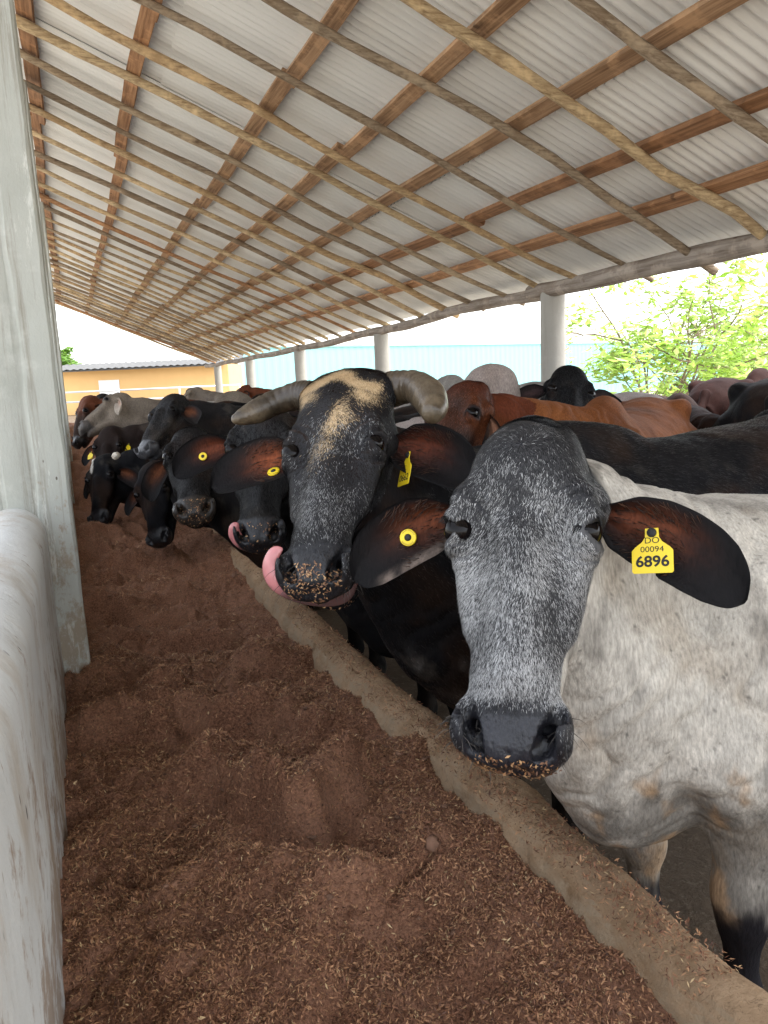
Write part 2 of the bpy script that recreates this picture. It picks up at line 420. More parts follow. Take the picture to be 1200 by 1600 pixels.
def column(x, y, z, r, far, label, square=None):
    if square:
        w_, d_ = square; n = 40; zs = np.linspace(0, z, n); c = .02
        prof = [(-w_ + c, -d_), (-w_ * .55, -d_), (-w_ * .50, -d_ + .006), (-w_ * .42, -d_ + .006), (-w_ * .38, -d_), (w_ * .15, -d_), (w_ * .2, -d_ + .005), (w_ * .28, -d_ + .005), (w_ * .32, -d_), (w_ - .01, -d_), (w_, -d_ + .01),
                (w_, d_ - c), (w_ - c, d_), (-w_ + c, d_), (-w_, d_ - c), (-w_, -d_ + c)]
        prof = np.array(prof); k = len(prof)
        V = np.concatenate([np.concatenate([prof + (fbm(np.stack([prof[:, 0] * 20, prof[:, 1] * 20, np.full(k, q * 5)], 1), 2, 5) - .5)[:, None] * .014, np.full((k, 1), q)], 1) for q in zs])
    else:
        n = 14; zs = np.linspace(0, z, n); k = 20; a = np.linspace(0, 2 * np.pi, k, endpoint=False)
        V = np.concatenate([np.stack([r * np.cos(a), r * np.sin(a), np.full(k, q)], 1) * (1 + rng.uniform(-.012, .012)) ** np.array([1, 1, 0]) for q in zs])
    j = np.arange(k); Q = np.concatenate([np.stack([i * k + j, i * k + (j + 1) % k, (i + 1) * k + (j + 1) % k, (i + 1) * k + j], 1) for i in range(n - 1)])
    o = make_obj('concrete_column', V, [Q, np.array([j[::-1]]), np.array([(n - 1) * k + j])], MAT['colfar' if far else 'col'], auto=35)
    o.location = (x, y, 0); tag(o, label, 'column', 'columns holding up the shed roof', 'thing'); return o
column(-.195, 3.20, 3.99, 0, 0, 'wide pale square concrete column rising from the white wall beside the feed', (.155, .15))
column(-.225, 7.65, 4.0, 0, 0, 'pale square column half hidden behind the wide one at the feed alley', (.155, .15))
column(-.225, 12.1, 4.0, 0, 0, 'square alley column farther up the row, behind two others', (.155, .15))
column(4.30, 6.32, 2.16, .115, 1, 'round grey column under the beam joint, beside the lime tree')
column(4.30, 10.68, 2.06, .112, 1, 'round column against the teal fence, above the horned cow')
column(4.30, 15.06, 2.03, .112, 1, 'round column at the end of the teal fence, above the left horn')
column(4.30, 19.7, 2.0, .115, 1, 'round column in front of the dark pen gates')
column(4.30, 24.35, 2.0, .115, 1, 'farthest round column, in front of the ochre building')

# ------------------------------------------------------------------ feed trough: white wall, kerb, feed
def build_wall():
    pr = []
    for a in np.linspace(0, math.pi, 13): pr.append((-.245 - .11 * -math.cos(a) * 1., .935 + .105 * math.sin(a)))
    pr = [(x, z) for x, z in pr]
    pr = [(-.135, 0), (-.137, .35), (-.135, .62), (-.136, .8)] + sorted([(-.245 + .109 * math.cos(a), .935 + .105 * math.sin(a)) for a in np.linspace(0, math.pi, 15)], key=lambda p: -p[0]) + [(-.354, .8), (-.352, 0)]
    pr = np.array(pr); ys = np.concatenate([np.arange(-1.5, .8, .1), np.arange(.8, 3.08, .03), [3.1]])
    V = []
    for y in ys:
        P = np.concatenate([pr[:, :1], np.full((len(pr), 1), y), pr[:, 1:]], 1)
        nz = fbm(P * np.array([3, 2.2, 3]), 4, 11) - .5; n2 = fbm(P * 14, 3, 12) - .5
        P[:, 0] += (nz * .03 + n2 * .006) * np.where(P[:, 2] > .1, 1, 0); P[:, 2] += (nz * .02 + n2 * .006) * np.where(P[:, 2] > .8, 1, 0)
        V.append(P)
    V = np.concatenate(V); F = grid_faces(len(ys), len(pr))
    o = make_obj('trough_back_wall', V, [F], MAT['wall']); tag(o, 'low white concrete wall with rounded top beside the feed', 'wall')
    # same wall in the bays beyond the columns
    V2 = []
    ys = np.arange(3.36, 24, .4)
    for y in ys:
        P = np.concatenate([pr[:, :1] - .05, np.full((len(pr), 1), y), pr[:, 1:]], 1); P[:, 0] += (fbm(P * 2, 2, 4) - .5) * .02; V2.append(P)
    o = make_obj('trough_back_wall', np.concatenate(V2), [grid_faces(len(ys), len(pr))], MAT['wall']); tag(o, 'continuation of the low white wall beyond the wide near column', 'wall')
build_wall()
def kerb_x(y): return np.interp(y, [-2, 0, 1.2, 1.8, 2.3, 3.3, 5, 8, 26], [.925, .925, .92, .905, .880, .875, .870, .85, .83])
def kerb_h(y): return np.interp(y, [-2, 1, 2, 3.5, 6, 26], [.43, .43, .425, .42, .45, .48])
def feed_h(x, y):
    x = np.asarray(x, float); y = np.asarray(y, float)
    P = np.stack([x, y], 1)
    base = np.interp(y, [-2, 1.4, 2.2, 3.0, 4, 5.2, 8, 26], [.295, .295, .295, .295, .335, .39, .43, .46])
    wx = (fbm(P * np.array([1.9, 1.0]), 3, 21) - .5) * 2.1
    wy2 = (fbm(P * 5.0, 3, 22) - .5)
    t = (y + .5 * wx + .13 * wy2 + .25 * (x - .3)) / .47
    fr = 1 - (t - np.floor(t)); k = np.floor(t)
    amp = .22 + .8 * sstep(.25, .8, vnoise(np.stack([k * 3.1, x * 2.6], 1), 31))
    saw = np.where(fr < .72, sstep(0, .72, fr), 1 - sstep(.72, 1., fr))
    fade = sstep(.85, 1.7, y)
    edge_ = 1 - .72 * sstep(.55, .78, x)
    z = base + edge_ * (saw * amp - .30) * .20 * np.interp(y, [2.0, 3.0, 4.5], [1, .7, .5]) * (.45 + .55 * fade)
    Q = P + np.stack([fbm(P * 3 + 7, 2, 27) - .5, fbm(P * 3 + 13, 2, 28) - .5], 1) * .30
    bil = np.abs(fbm(Q * np.array([1.9, 4.4]), 2, 29) - .5) * 2; bil2 = np.abs(fbm(Q * np.array([7.5, 10.]), 2, 30) - .5) * 2
    z = z + edge_ * fade * ((np.minimum(bil, .45) ** .8 - .30) * .14 + (np.minimum(bil2, .5) ** .8 - .30) * .055)
    z = z + (fbm(P * 2.4, 3, 23) - .5) * .07 + (.35 + .65 * edge_) * ((fbm(P * 8, 4, 24) - .5) * .06 + (fbm(P * 17, 3, 26) - .5) * .03 + (fbm(P * 34, 3, 25) - .5) * .03)
    z = z + .03 * sstep(.25, -.15, x) * sstep(2.9, 2.4, y) + sstep(.5, .86, x) * np.interp(y, [1.2, 1.5, 1.9, 2.3, 3.4, 5], [.035, .05, .055, .035, .035, .05])
    return z
def build_feed():
    xs = np.concatenate([[-.28, -.24], np.arange(-.2, .98, .0085)]); ys = np.concatenate([np.arange(-.6, .8, .08), np.arange(.8, 3.6, .0085), np.arange(3.6, 6.5, .03), np.arange(6.5, 25, .15)])
    X, Y = np.meshgrid(xs, ys, indexing='ij'); x = X.ravel(); y = Y.ravel()
    V = np.stack([x, y, feed_h(x, y)], 1)
    m = MB(); m.add(V, grid_faces(len(xs), len(ys)))
    o = m.obj('feed', MAT['feed']); tag(o, kind='stuff')
    # loose husk flakes lying on the feed
    N = 270000
    y = np.concatenate([rng.uniform(.85, 2.0, int(N * .52)), rng.uniform(2.0, 3.3, int(N * .31)), rng.uniform(3.3, 6, N - int(N * .52) - int(N * .31))]); x = rng.uniform(-.13, .9, N)
    keep = fbm(np.stack([x, y], 1) * 7, 3, 41) + rng.uniform(-.3, .3, N) > .36; x = x[keep]; y = y[keep]; n = len(x)
    ang = rng.uniform(0, 6.28, n); L = rng.uniform(.0025, .0065, n) * (1 + .5 * (rng.random(n) < .12)); W_ = L * rng.uniform(.16, .32, n); tilt = rng.normal(0, .45, n); L = L * np.interp(y, [1.0, 1.6, 3.5], [.95, 1.15, 2.0])
    zf = feed_h(x, y)
    # some of it is spilled over the top of the kerb
    ks = rng.random(n) < .035; x = np.where(ks, kerb_x(y) + np.clip(rng.normal(-.02, .03, n), -.075, .035), x); zf = np.where(ks, kerb_h(y) + .002 - 6.5 * np.clip(np.abs(x - kerb_x(y)) - .01, 0, .06) ** 2 + rng.uniform(-.004, .004, n), zf)
    c = np.stack([x, y, zf + .0025 + rng.uniform(0, .003, n)], 1)
    d = np.stack([np.cos(ang) * np.cos(tilt), np.sin(ang) * np.cos(tilt), np.sin(tilt)], 1); b = np.stack([-np.sin(ang), np.cos(ang), rng.normal(0, .4, n)], 1)
    V = np.stack([c - d * L[:, None], c + b * W_[:, None], c + d * L[:, None], c - b * W_[:, None]], 1).reshape(-1, 3)
    F = np.arange(4 * n).reshape(-1, 4)
    t = rng.random(n); pal = np.where((t < .62)[:, None], mix((.06, .024, .013), (.27, .125, .068), rng.random(n)), np.where((t < .955)[:, None], mix((.28, .145, .075), (.46, .25, .13), rng.random(n)), mix((.42, .27, .13), (.55, .40, .22), rng.random(n))))
    o = make_obj('feed_flakes', V, [F], MAT['flake'], smooth=False, col=np.repeat(pal, 4, 0)); tag(o, kind='stuff')
    # clods and crumbled lumps
    m = MB()
    for i in range(210):
        yy = .9 + 3.4 * rng.random() ** 1.4; xx = rng.uniform(-.12, .82); r = rng.uniform(.004, .010) * (1 + .9 * (rng.random() < .12))
        if fbm(np.array([[xx * 4, yy * 4]]), 2, 51)[0] < .47: continue
        a, b_ = np.meshgrid(np.linspace(0, np.pi, 6), np.linspace(0, 2 * np.pi, 8, endpoint=False), indexing='ij')
        U = np.stack([np.sin(a) * np.cos(b_), np.sin(a) * np.sin(b_), np.cos(a)], -1).reshape(-1, 3)
        rad = 1 + (vnoise(U * 1.9 + i * 3.3, 5) - .5) * 1.6
        P = U * rad[:, None] * r * np.array([rng.uniform(.8, 1.6), rng.uniform(.8, 1.4), rng.uniform(.35, .6)]); ca, sa = math.cos(i), math.sin(i)
        P = P @ np.array([[ca, sa, 0], [-sa, ca, 0], [0, 0, 1]]); P += (xx, yy, feed_h([xx], [yy])[0] + r * .12)
        F = [];
        for q in range(5):
            for p in range(8): F.append((q * 8 + p, (q + 1) * 8 + p, (q + 1) * 8 + (p + 1) % 8, q * 8 + (p + 1) % 8))
        g = rng.uniform(.6, 1.25); m.add(P, F, col=np.array([.24, .135, .09]) * g)
    o = m.obj('feed_clods', mat_attr('dry_clod', .9, .15, 120, .6)); tag(o, kind='stuff')
build_feed()
def build_kerb():
    ys = np.concatenate([np.arange(-1.2, .6, .1), np.arange(.6, 3.6, .02), np.arange(3.6, 9, .08), np.arange(9, 25.5, .5)])
    pr = np.array([(-.105, 0), (-.102, .24), (-.096, .31), (-.086, .362), (-.068, .400), (-.044, .424), (-.015, .437), (.015, .438), (.044, .428), (.066, .406), (.080, .365), (.086, .28), (.088, .15), (.09, -.05)])
    # refine
    t = np.linspace(0, len(pr) - 1, 44); pr = np.stack([np.interp(t, np.arange(len(pr)), pr[:, 0]), np.interp(t, np.arange(len(pr)), pr[:, 1])], 1)
    V = []
    for y in ys:
        P = np.concatenate([pr[:, :1] * .9 + kerb_x(y), np.full((len(pr), 1), y), pr[:, 1:] + (kerb_h(y) - .436) * (pr[:, 1:] > .25)], 1)
        n1 = fbm(P * np.array([2, 2.2, 2]), 3, 61) - .5; n2 = fbm(P * 9, 4, 62) - .5; n3 = fbm(P * 30, 3, 64) - .5
        chip = sstep(.60, .72, fbm(P * np.array([6, 7, 6]), 3, 63))
        k = (n1 * .045 + n2 * .020 + n3 * .012 - chip * .012)
        dirx = np.clip((pr[:, 0]) / .09, -1, 1); P[:, 0] += k * dirx * (pr[:, 1] > 0) + n1 * .02; P[:, 2] += k * .8 * (pr[:, 1] > .35)
        V.append(P)
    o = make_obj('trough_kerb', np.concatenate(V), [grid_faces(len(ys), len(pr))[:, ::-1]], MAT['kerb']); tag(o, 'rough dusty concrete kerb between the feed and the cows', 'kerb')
build_kerb()
#@@BACKGROUND
# ------------------------------------------------------------------ background
def P3(a): return np.array(a, float)
def build_teal():
    a, b = P3((1.0, 24.3, 0)), P3((36, 35.2, 0)); L = np.linalg.norm(b - a); d = (b - a) / L; nrm = np.array([d[1], -d[0], 0])
    t = empty('sheet_fence', tuple(a)); tag(t, 'pale teal corrugated sheet fence beyond the shed', 'fence')
    n = int(L / .05); s = np.linspace(4.6, L, n); off = .005 * np.sign(np.sin(s * 2 * np.pi / .3)) * np.clip(np.abs(np.sin(s * 2 * np.pi / .3)) * 2, 0, 1)
    V = np.concatenate([d * s[:, None] + nrm * off[:, None] + np.array([0, 0, z]) for z in (0.1, 2.55)])
    i = np.arange(n - 1); make_obj('fence_sheet', V, [np.stack([i, i + 1, n + i + 1, n + i], 1)], MAT['teal'], t, smooth=False)
    m = MB(); m.tube([d * 4.6 + (0, 0, 2.58), d * L + (0, 0, 2.58)], .035, 8); m.obj('top_rail', MAT['tealtrim'], t)
    for k in np.arange(4.7, L, 3.2):
        m = MB(); m.tube([d * k - nrm * .09, d * k - nrm * .09 + (0, 0, 2.6)], .04, 8); m.obj('post', MAT['pipe'], t)
build_teal()
def build_barn():
    t = empty('farm_building', (4, 48, 0)); tag(t, 'ochre plastered farm building with a grey sheet roof', 'building')
    # long axis along +x, slightly turned like the wall in the picture
    a = math.atan2(-3.4, 8.8); t.rotation_euler = (0, 0, a)
    x0, x1 = -4.6, 5.1
    m = MB(); m.box((x0, 0, 0), (x1, 5, 2.62)); m.obj('wall', MAT['orange'], t, smooth=False)
    ny = 110; xs = np.linspace(x0 - 1.4, x1 - .2, ny); V = []
    for y, z in ((-.9, 2.62), (2.4, 3.02), (5.9, 2.5)): V.append(np.stack([xs, np.full(ny, y), z + .03 * np.cos(np.arange(ny) * np.pi / 2)], 1))
    m = MB(); m.add(np.concatenate(V), grid_faces(3, ny)); V2 = [v + (0, 0, -.06) for v in V]; m.add(np.concatenate(V2), grid_faces(3, ny)[:, ::-1]); m.obj('roof', MAT['barnroof'], t, smooth=False)
    m = MB(); m.box((-2.55, -.06, .9), (-1.35, -.005, 1.95)); m.obj('window', MAT['white'], t, smooth=False)
    m = MB(); m.box((x0 - 1.3, -.85, 2.5), (x1 - .3, -.75, 2.58)); m.obj('fascia', MAT['barnroof'], t, smooth=False)
    m = MB(); m.box((3.6, -.012, 0), (3.66, -.002, 2.6)); m.obj('downpipe', MAT['orange'], t, smooth=False)
    r = empty('pipe_rail', (2.5, 42, 0), a); tag(r, 'pale horizontal pipe railing in front of the ochre building', 'railing')
    m = MB()
    for z in (1.35, .85): m.tube([(-3.4, 0, z), (6, 0, z)], .045, 8)
    m.obj('rail', MAT['pipe'], r)
    for x in (-3.4, -.2, 2.9, 6.0):
        m = MB(); m.tube([(x, .0, 0), (x, .0, 1.4)], .05, 8); m.obj('post', MAT['pipe'], r)
build_barn()
def build_pen():
    t = empty('open_pen', (11.2, 40, 0), -.35); tag(t, 'dark steel pen with pipe gates under a dark roof, between the far columns', 'pen')
    m = MB(); m.add([(-3.2, -1, 2.55), (3.6, -1, 2.55), (3.6, 2, 3.25), (-3.2, 2, 3.25), (-3.2, -1, 2.48), (3.6, -1, 2.48), (3.6, 2, 3.18), (-3.2, 2, 3.18)], [(0, 1, 2, 3), (7, 6, 5, 4), (4, 5, 1, 0), (5, 6, 2, 1), (6, 7, 3, 2), (7, 4, 0, 3)]); m.obj('roof', MAT['barnroof'], t, smooth=False)
    for x in (-2.4, .9):
        m = MB(); m.box((x - .2, -.2, 0), (x + .2, .2, 2.6)); m.obj('pillar', MAT['colfar'] if x > 0 else MAT['dark'], t, smooth=False)
    for x0, x1 in ((-1.9, .5), (1.3, 3.5)):
        m = MB()
        for z in (.5, 1.0, 1.5, 2.05): m.tube([(x0, -.1, z), (x1, -.1, z)], .035, 6)
        for x in np.linspace(x0, x1, 5): m.tube([(x, -.1, .1), (x, -.1, 2.1)], .04, 6)
        m.obj('pipe_gate', MAT['dark'], t)
build_pen()
def build_log_rail():
    t = empty('pen_rail', (1.2, 9.2, 0)); tag(t, 'pale concrete rail crossing above the far backs of the herd', 'rail')
    m = MB(); xs = np.linspace(-.45, 1.6, 14); m.tube(np.stack([xs, -.42 * (xs - .0) * .4, 1.18 + .012 * np.sin(xs * 5)], 1), .062, 10); m.obj('rail', MAT['colfar'], t)
    for x in (.1, 1.5):
        m = MB(); m.tube([(x, -.17 * x + .0, 0), (x, -.17 * x + .0, 1.13)], .06, 10); m.obj('post', MAT['colfar'], t)
build_log_rail()

def tree(name, label, loc, H, spread, nst, nleaf, seed, leafL, cols, dens=1.):
    rg = np.random.default_rng(seed)
    t = empty(name, loc); tag(t, label, 'tree', 'trees beyond the shed')
    m = MB(); tips = []
    def grow(p, d, L, r, lev):
        n = 5; P = [p]; q = p.copy(); dd = d.copy()
        for i in range(n):
            dd = dd + rg.normal(0, .16, 3) + np.array([0, 0, .03 if lev < 2 else -.10]); dd /= np.linalg.norm(dd); q = q + dd * L / n; P.append(q.copy())
        m.tube(np.array(P), np.linspace(r, r * .55, n + 1), 6)
        if lev >= 2: tips.extend([(P[k], dd) for k in (2, 3, 4, 5)])
        if lev < 3:
            for k in range(rg.integers(3, 5)):
                s = P[rg.integers(2, n + 1)]; nd = dd * .7 + rg.normal(0, .6, 3) * np.array([1.1, 1.1, .7]); nd /= np.linalg.norm(nd)
                grow(np.array(s), nd, L * rg.uniform(.5, .72), r * .5, lev + 1)
    for k in range(nst):
        a = rg.uniform(0, 6.28); d = np.array([math.cos(a) * spread, math.sin(a) * spread, 1.]); d /= np.linalg.norm(d)
        grow(np.array([rg.normal(0, .12), rg.normal(0, .12), 0.]), d, H * .52, .03, 0)
    m.obj('trunk', MAT['bark'], t)
    V = []; C = []; nl = 0
    for p, d in tips:
        if rg.random() > dens: continue
        tone = rg.uniform(.75, 1.25)
        for k in range(nleaf):
            c = p + rg.normal(0, .09, 3); a = rg.uniform(0, 6.28); dr = rg.uniform(-.9, .15)
            u = np.array([math.cos(a), math.sin(a), dr]); u /= np.linalg.norm(u); v = np.cross(u, rg.normal(0, .3, 3) + np.array([0, 0, 1])); v /= np.linalg.norm(v); nn = np.cross(u, v)
            L = leafL * rg.uniform(.6, 1.2); W_ = L * .19
            V += [c, c + u * L * .45 + v * W_ + nn * .01, c + u * L - nn * L * .12, c + u * L * .45 - v * W_ + nn * .01]
            col = np.array(cols[rg.integers(len(cols))]) * tone * rg.uniform(.8, 1.2); C += [col] * 4; nl += 1
    make_obj('crown', np.array(V), [np.arange(4 * nl).reshape(-1, 4)], MAT['leaf'], t, smooth=False, col=np.array(C))
LIME = [(.36, .52, .09), (.42, .58, .12), (.28, .44, .07), (.46, .58, .18)]
tree('lime_leaved_tree', 'bright lime green young tree with thin stems beyond the right columns', (9.2, 10.6, 0), 3.9, .62, 8, 7, 5, .21, LIME, .33)
tree('lime_leaved_tree', 'thin stemmed lime green tree standing right of the other by the frame edge', (12.6, 10.9, 0), 3.5, .55, 5, 7, 9, .21, LIME, .33)
tree('bushy_tree', 'green bushy tree glimpsed beside the near column left of the ochre building', (-1.6, 56, 0), 6, .5, 5, 12, 12, .5, [(.12, .25, .03), (.18, .3, .05)])
tree('bushy_tree', 'green bushy tree seen through the dark pen gates', (17.5, 55, 0), 5, .6, 5, 12, 13, .5, [(.12, .25, .03), (.18, .3, .05)])
#@@COWS
# ------------------------------------------------------------------ cattle: one smooth surface per animal, grown from blended volumes
BIG = 1.0
class Vol:
    def __init__(s): s.p = []
    def add(s, fn, lo, hi, op='u', k=.05): s.p.append((fn, np.array(lo, float), np.array(hi, float), op, k)); return s
    def rc(s, a, ra, b, rb, op='u', k=.05, sq=None):
        a = np.array(a, float); b = np.array(b, float); ba = b - a; L2 = ba @ ba; r = max(ra, rb)
        def fn(P):
            d = P - a; t = np.clip((d @ ba) / L2, 0, 1); q = d - t[:, None] * ba
            if sq is not None: q = q * sq
            return np.sqrt((q * q).sum(1)) - (ra + (rb - ra) * t)
        rr = r if sq is None else r / min(sq)
        return s.add(fn, np.minimum(a, b) - rr, np.maximum(a, b) + rr, op, k)
    def chain(s, pts, rs, op='u', k=.05, k0=None, sq=None):
        for i in range(len(pts) - 1): s.rc(pts[i], rs[i], pts[i + 1], rs[i + 1], op, (k0 if (i == 0 and k0 is not None) else k), sq)
        return s
    def ell(s, c, rad, op='u', k=.05, R=None):
        c = np.array(c, float); rad = np.array(rad, float)
        def fn(P):
            q = P - c
            if R is not None: q = q @ R.T
            q0 = q / rad; k0 = np.sqrt((q0 * q0).sum(1)) + 1e-9; q1 = q0 / rad; k1 = np.sqrt((q1 * q1).sum(1)) + 1e-9
            return k0 * (k0 - 1) / k1
        m = rad if R is None else np.full(3, rad.max())
        return s.add(fn, c - m, c + m, op, k)
    def loft(s, axes, tab, p=2.3, taper=0., op='u', k=.05):
        # axes: order of (along, half width, depth) columns of P; tab rows: along, width, depth hi, depth lo
        A, W_, D = axes; tab = np.array(tab, float); xs = np.linspace(tab[0, 0], tab[-1, 0], 240)
        T = [np.interp(xs, tab[:, 0], tab[:, i]) for i in (1, 2, 3)]
        kk = np.hanning(17); kk /= kk.sum()
        T = [np.convolve(np.pad(t, 8, 'edge'), kk, 'valid') for t in T]
        def fn(P):
            x = P[:, A]; xc = np.clip(x, xs[0], xs[-1]); w_, h, l = [np.interp(xc, xs, t) for t in T]
            w_ = np.maximum(w_, .006); c = (h + l) / 2; hh = np.maximum((h - l) / 2, .006); y = P[:, W_]; z = P[:, D]
            if taper:
                tt = np.clip((h - z) / (2 * hh), 0, 1); w_ = w_ * (1 - taper * sstep(.25, .9, tt))
            q = (np.abs(y / w_) ** p + np.abs((z - c) / hh) ** p) ** (1 / p)
            d = (q - 1) * np.minimum(w_, hh) * 1.0
            over = np.abs(x - xc)
            return np.where(over > 0, np.sqrt(np.maximum(d, 0) ** 2 + over ** 2), d)
        lo = np.zeros(3); hi = np.zeros(3)
        lo[A], hi[A] = tab[0, 0], tab[-1, 0]; lo[W_], hi[W_] = -tab[:, 1].max(), tab[:, 1].max(); lo[D], hi[D] = tab[:, 3].min(), tab[:, 2].max()
        return s.add(fn, lo, hi, op, k)
    def __call__(s, P, margin=.09):
        d = np.full(len(P), BIG)
        for fn, lo, hi, op, k in s.p:
            m = np.flatnonzero(((P > lo - margin) & (P < hi + margin)).all(1))
            if not len(m): continue
            v = fn(P[m]); c = d[m]
            if op == 'u':
                h = np.maximum(k - np.abs(c - v), 0) / k; d[m] = np.minimum(c, v) - h * h * k * .25
            else:
                v = -v; h = np.maximum(k - np.abs(c - v), 0) / k; d[m] = np.maximum(c, v) + h * h * k * .25
        return d

def surface(F, lo, hi, h, jitter=None):
    """smooth mesh of the zero set of F inside the box, by surface nets on a sparse grid"""
    lo = np.array(lo, float); n = np.ceil((np.array(hi) - lo) / h / 4).astype(int) * 4; c = n // 4
    g = np.stack(np.meshgrid(*[np.arange(x) for x in c], indexing='ij'), -1).reshape(-1, 3)
    dc = np.empty(len(g), np.float32); pc = lo + (g * 4 + 1.5) * h
    for i in range(0, len(g), 200000): dc[i:i + 200000] = F(pc[i:i + 200000])
    near = (np.abs(dc) < 4 * h * 1.9)
    D = np.repeat(np.repeat(np.repeat(dc.reshape(c), 4, 0), 4, 1), 4, 2)
    off = np.stack(np.meshgrid(*[np.arange(4)] * 3, indexing='ij'), -1).reshape(-1, 3)
    gi = g[near]
    for i in range(0, len(gi), 6000):
        idx = (gi[i:i + 6000, None, :] * 4 + off[None]).reshape(-1, 3)
        D[idx[:, 0], idx[:, 1], idx[:, 2]] = F(lo + idx * h)
    Sg = D < 0
    cnt = np.zeros([x - 1 for x in Sg.shape], np.uint8)
    sl = lambda a, d, N: slice(a, N - 1 + a)
    N = Sg.shape
    for a in (0, 1):
        for b in (0, 1):
            for e in (0, 1): cnt += Sg[a:N[0] - 1 + a, b:N[1] - 1 + b, e:N[2] - 1 + e]
    act = (cnt > 0) & (cnt < 8); ids = np.argwhere(act); vid = np.full(cnt.shape, -1, np.int32); vid[act] = np.arange(len(ids))
    acc = np.zeros((len(ids), 3)); num = np.zeros(len(ids))
    cor = [np.array((a, b, e)) for a in (0, 1) for b in (0, 1) for e in (0, 1)]
    for p in cor:
        for ax in range(3):
            if p[ax]: continue
            q = p.copy(); q[ax] = 1
            A = ids + p; B = ids + q; va = D[A[:, 0], A[:, 1], A[:, 2]]; vb = D[B[:, 0], B[:, 1], B[:, 2]]
            m = (va < 0) != (vb < 0); t = np.where(m, va / (va - vb + 1e-12), 0)
            pos = p[None] + (q - p)[None] * t[:, None]; acc[m] += pos[m]; num[m] += 1
    V = lo + (ids + acc / num[:, None]) * h
    Q = []
    for ax in range(3):
        b, e = (ax + 1) % 3, (ax + 2) % 3
        s0 = [slice(None)] * 3; s1 = [slice(None)] * 3; s0[ax] = slice(0, -1); s1[ax] = slice(1, None)
        ch = Sg[tuple(s0)] != Sg[tuple(s1)]
        ed = np.argwhere(ch); ed = ed[(ed[:, b] > 0) & (ed[:, e] > 0) & (ed[:, b] < N[b] - 1) & (ed[:, e] < N[e] - 1)]
        def v(db, de):
            x = ed.copy(); x[:, b] -= db; x[:, e] -= de; return vid[x[:, 0], x[:, 1], x[:, 2]]
        q = np.stack([v(1, 1), v(0, 1), v(0, 0), v(1, 0)], 1); ins = Sg[ed[:, 0], ed[:, 1], ed[:, 2]]
        q[~ins] = q[~ins][:, ::-1]; Q.append(q)
    Q = np.concatenate(Q); Q = Q[(Q >= 0).all(1)]
    tet = np.array([(1, -1, -1), (-1, -1, 1), (-1, 1, -1), (1, 1, 1)], float); e_ = h * .4
    for it in range(2):
        G = sum(t[None] * F(V + t * e_)[:, None] for t in tet) / (4 * e_)
        d = F(V); st = d / np.maximum((G * G).sum(1), .15); V = V - np.clip(st, -.5 * h, .5 * h)[:, None] * G
    nl = np.linalg.norm(G, axis=1)[:, None]
    return V, Q, G / np.maximum(nl, 1e-6)

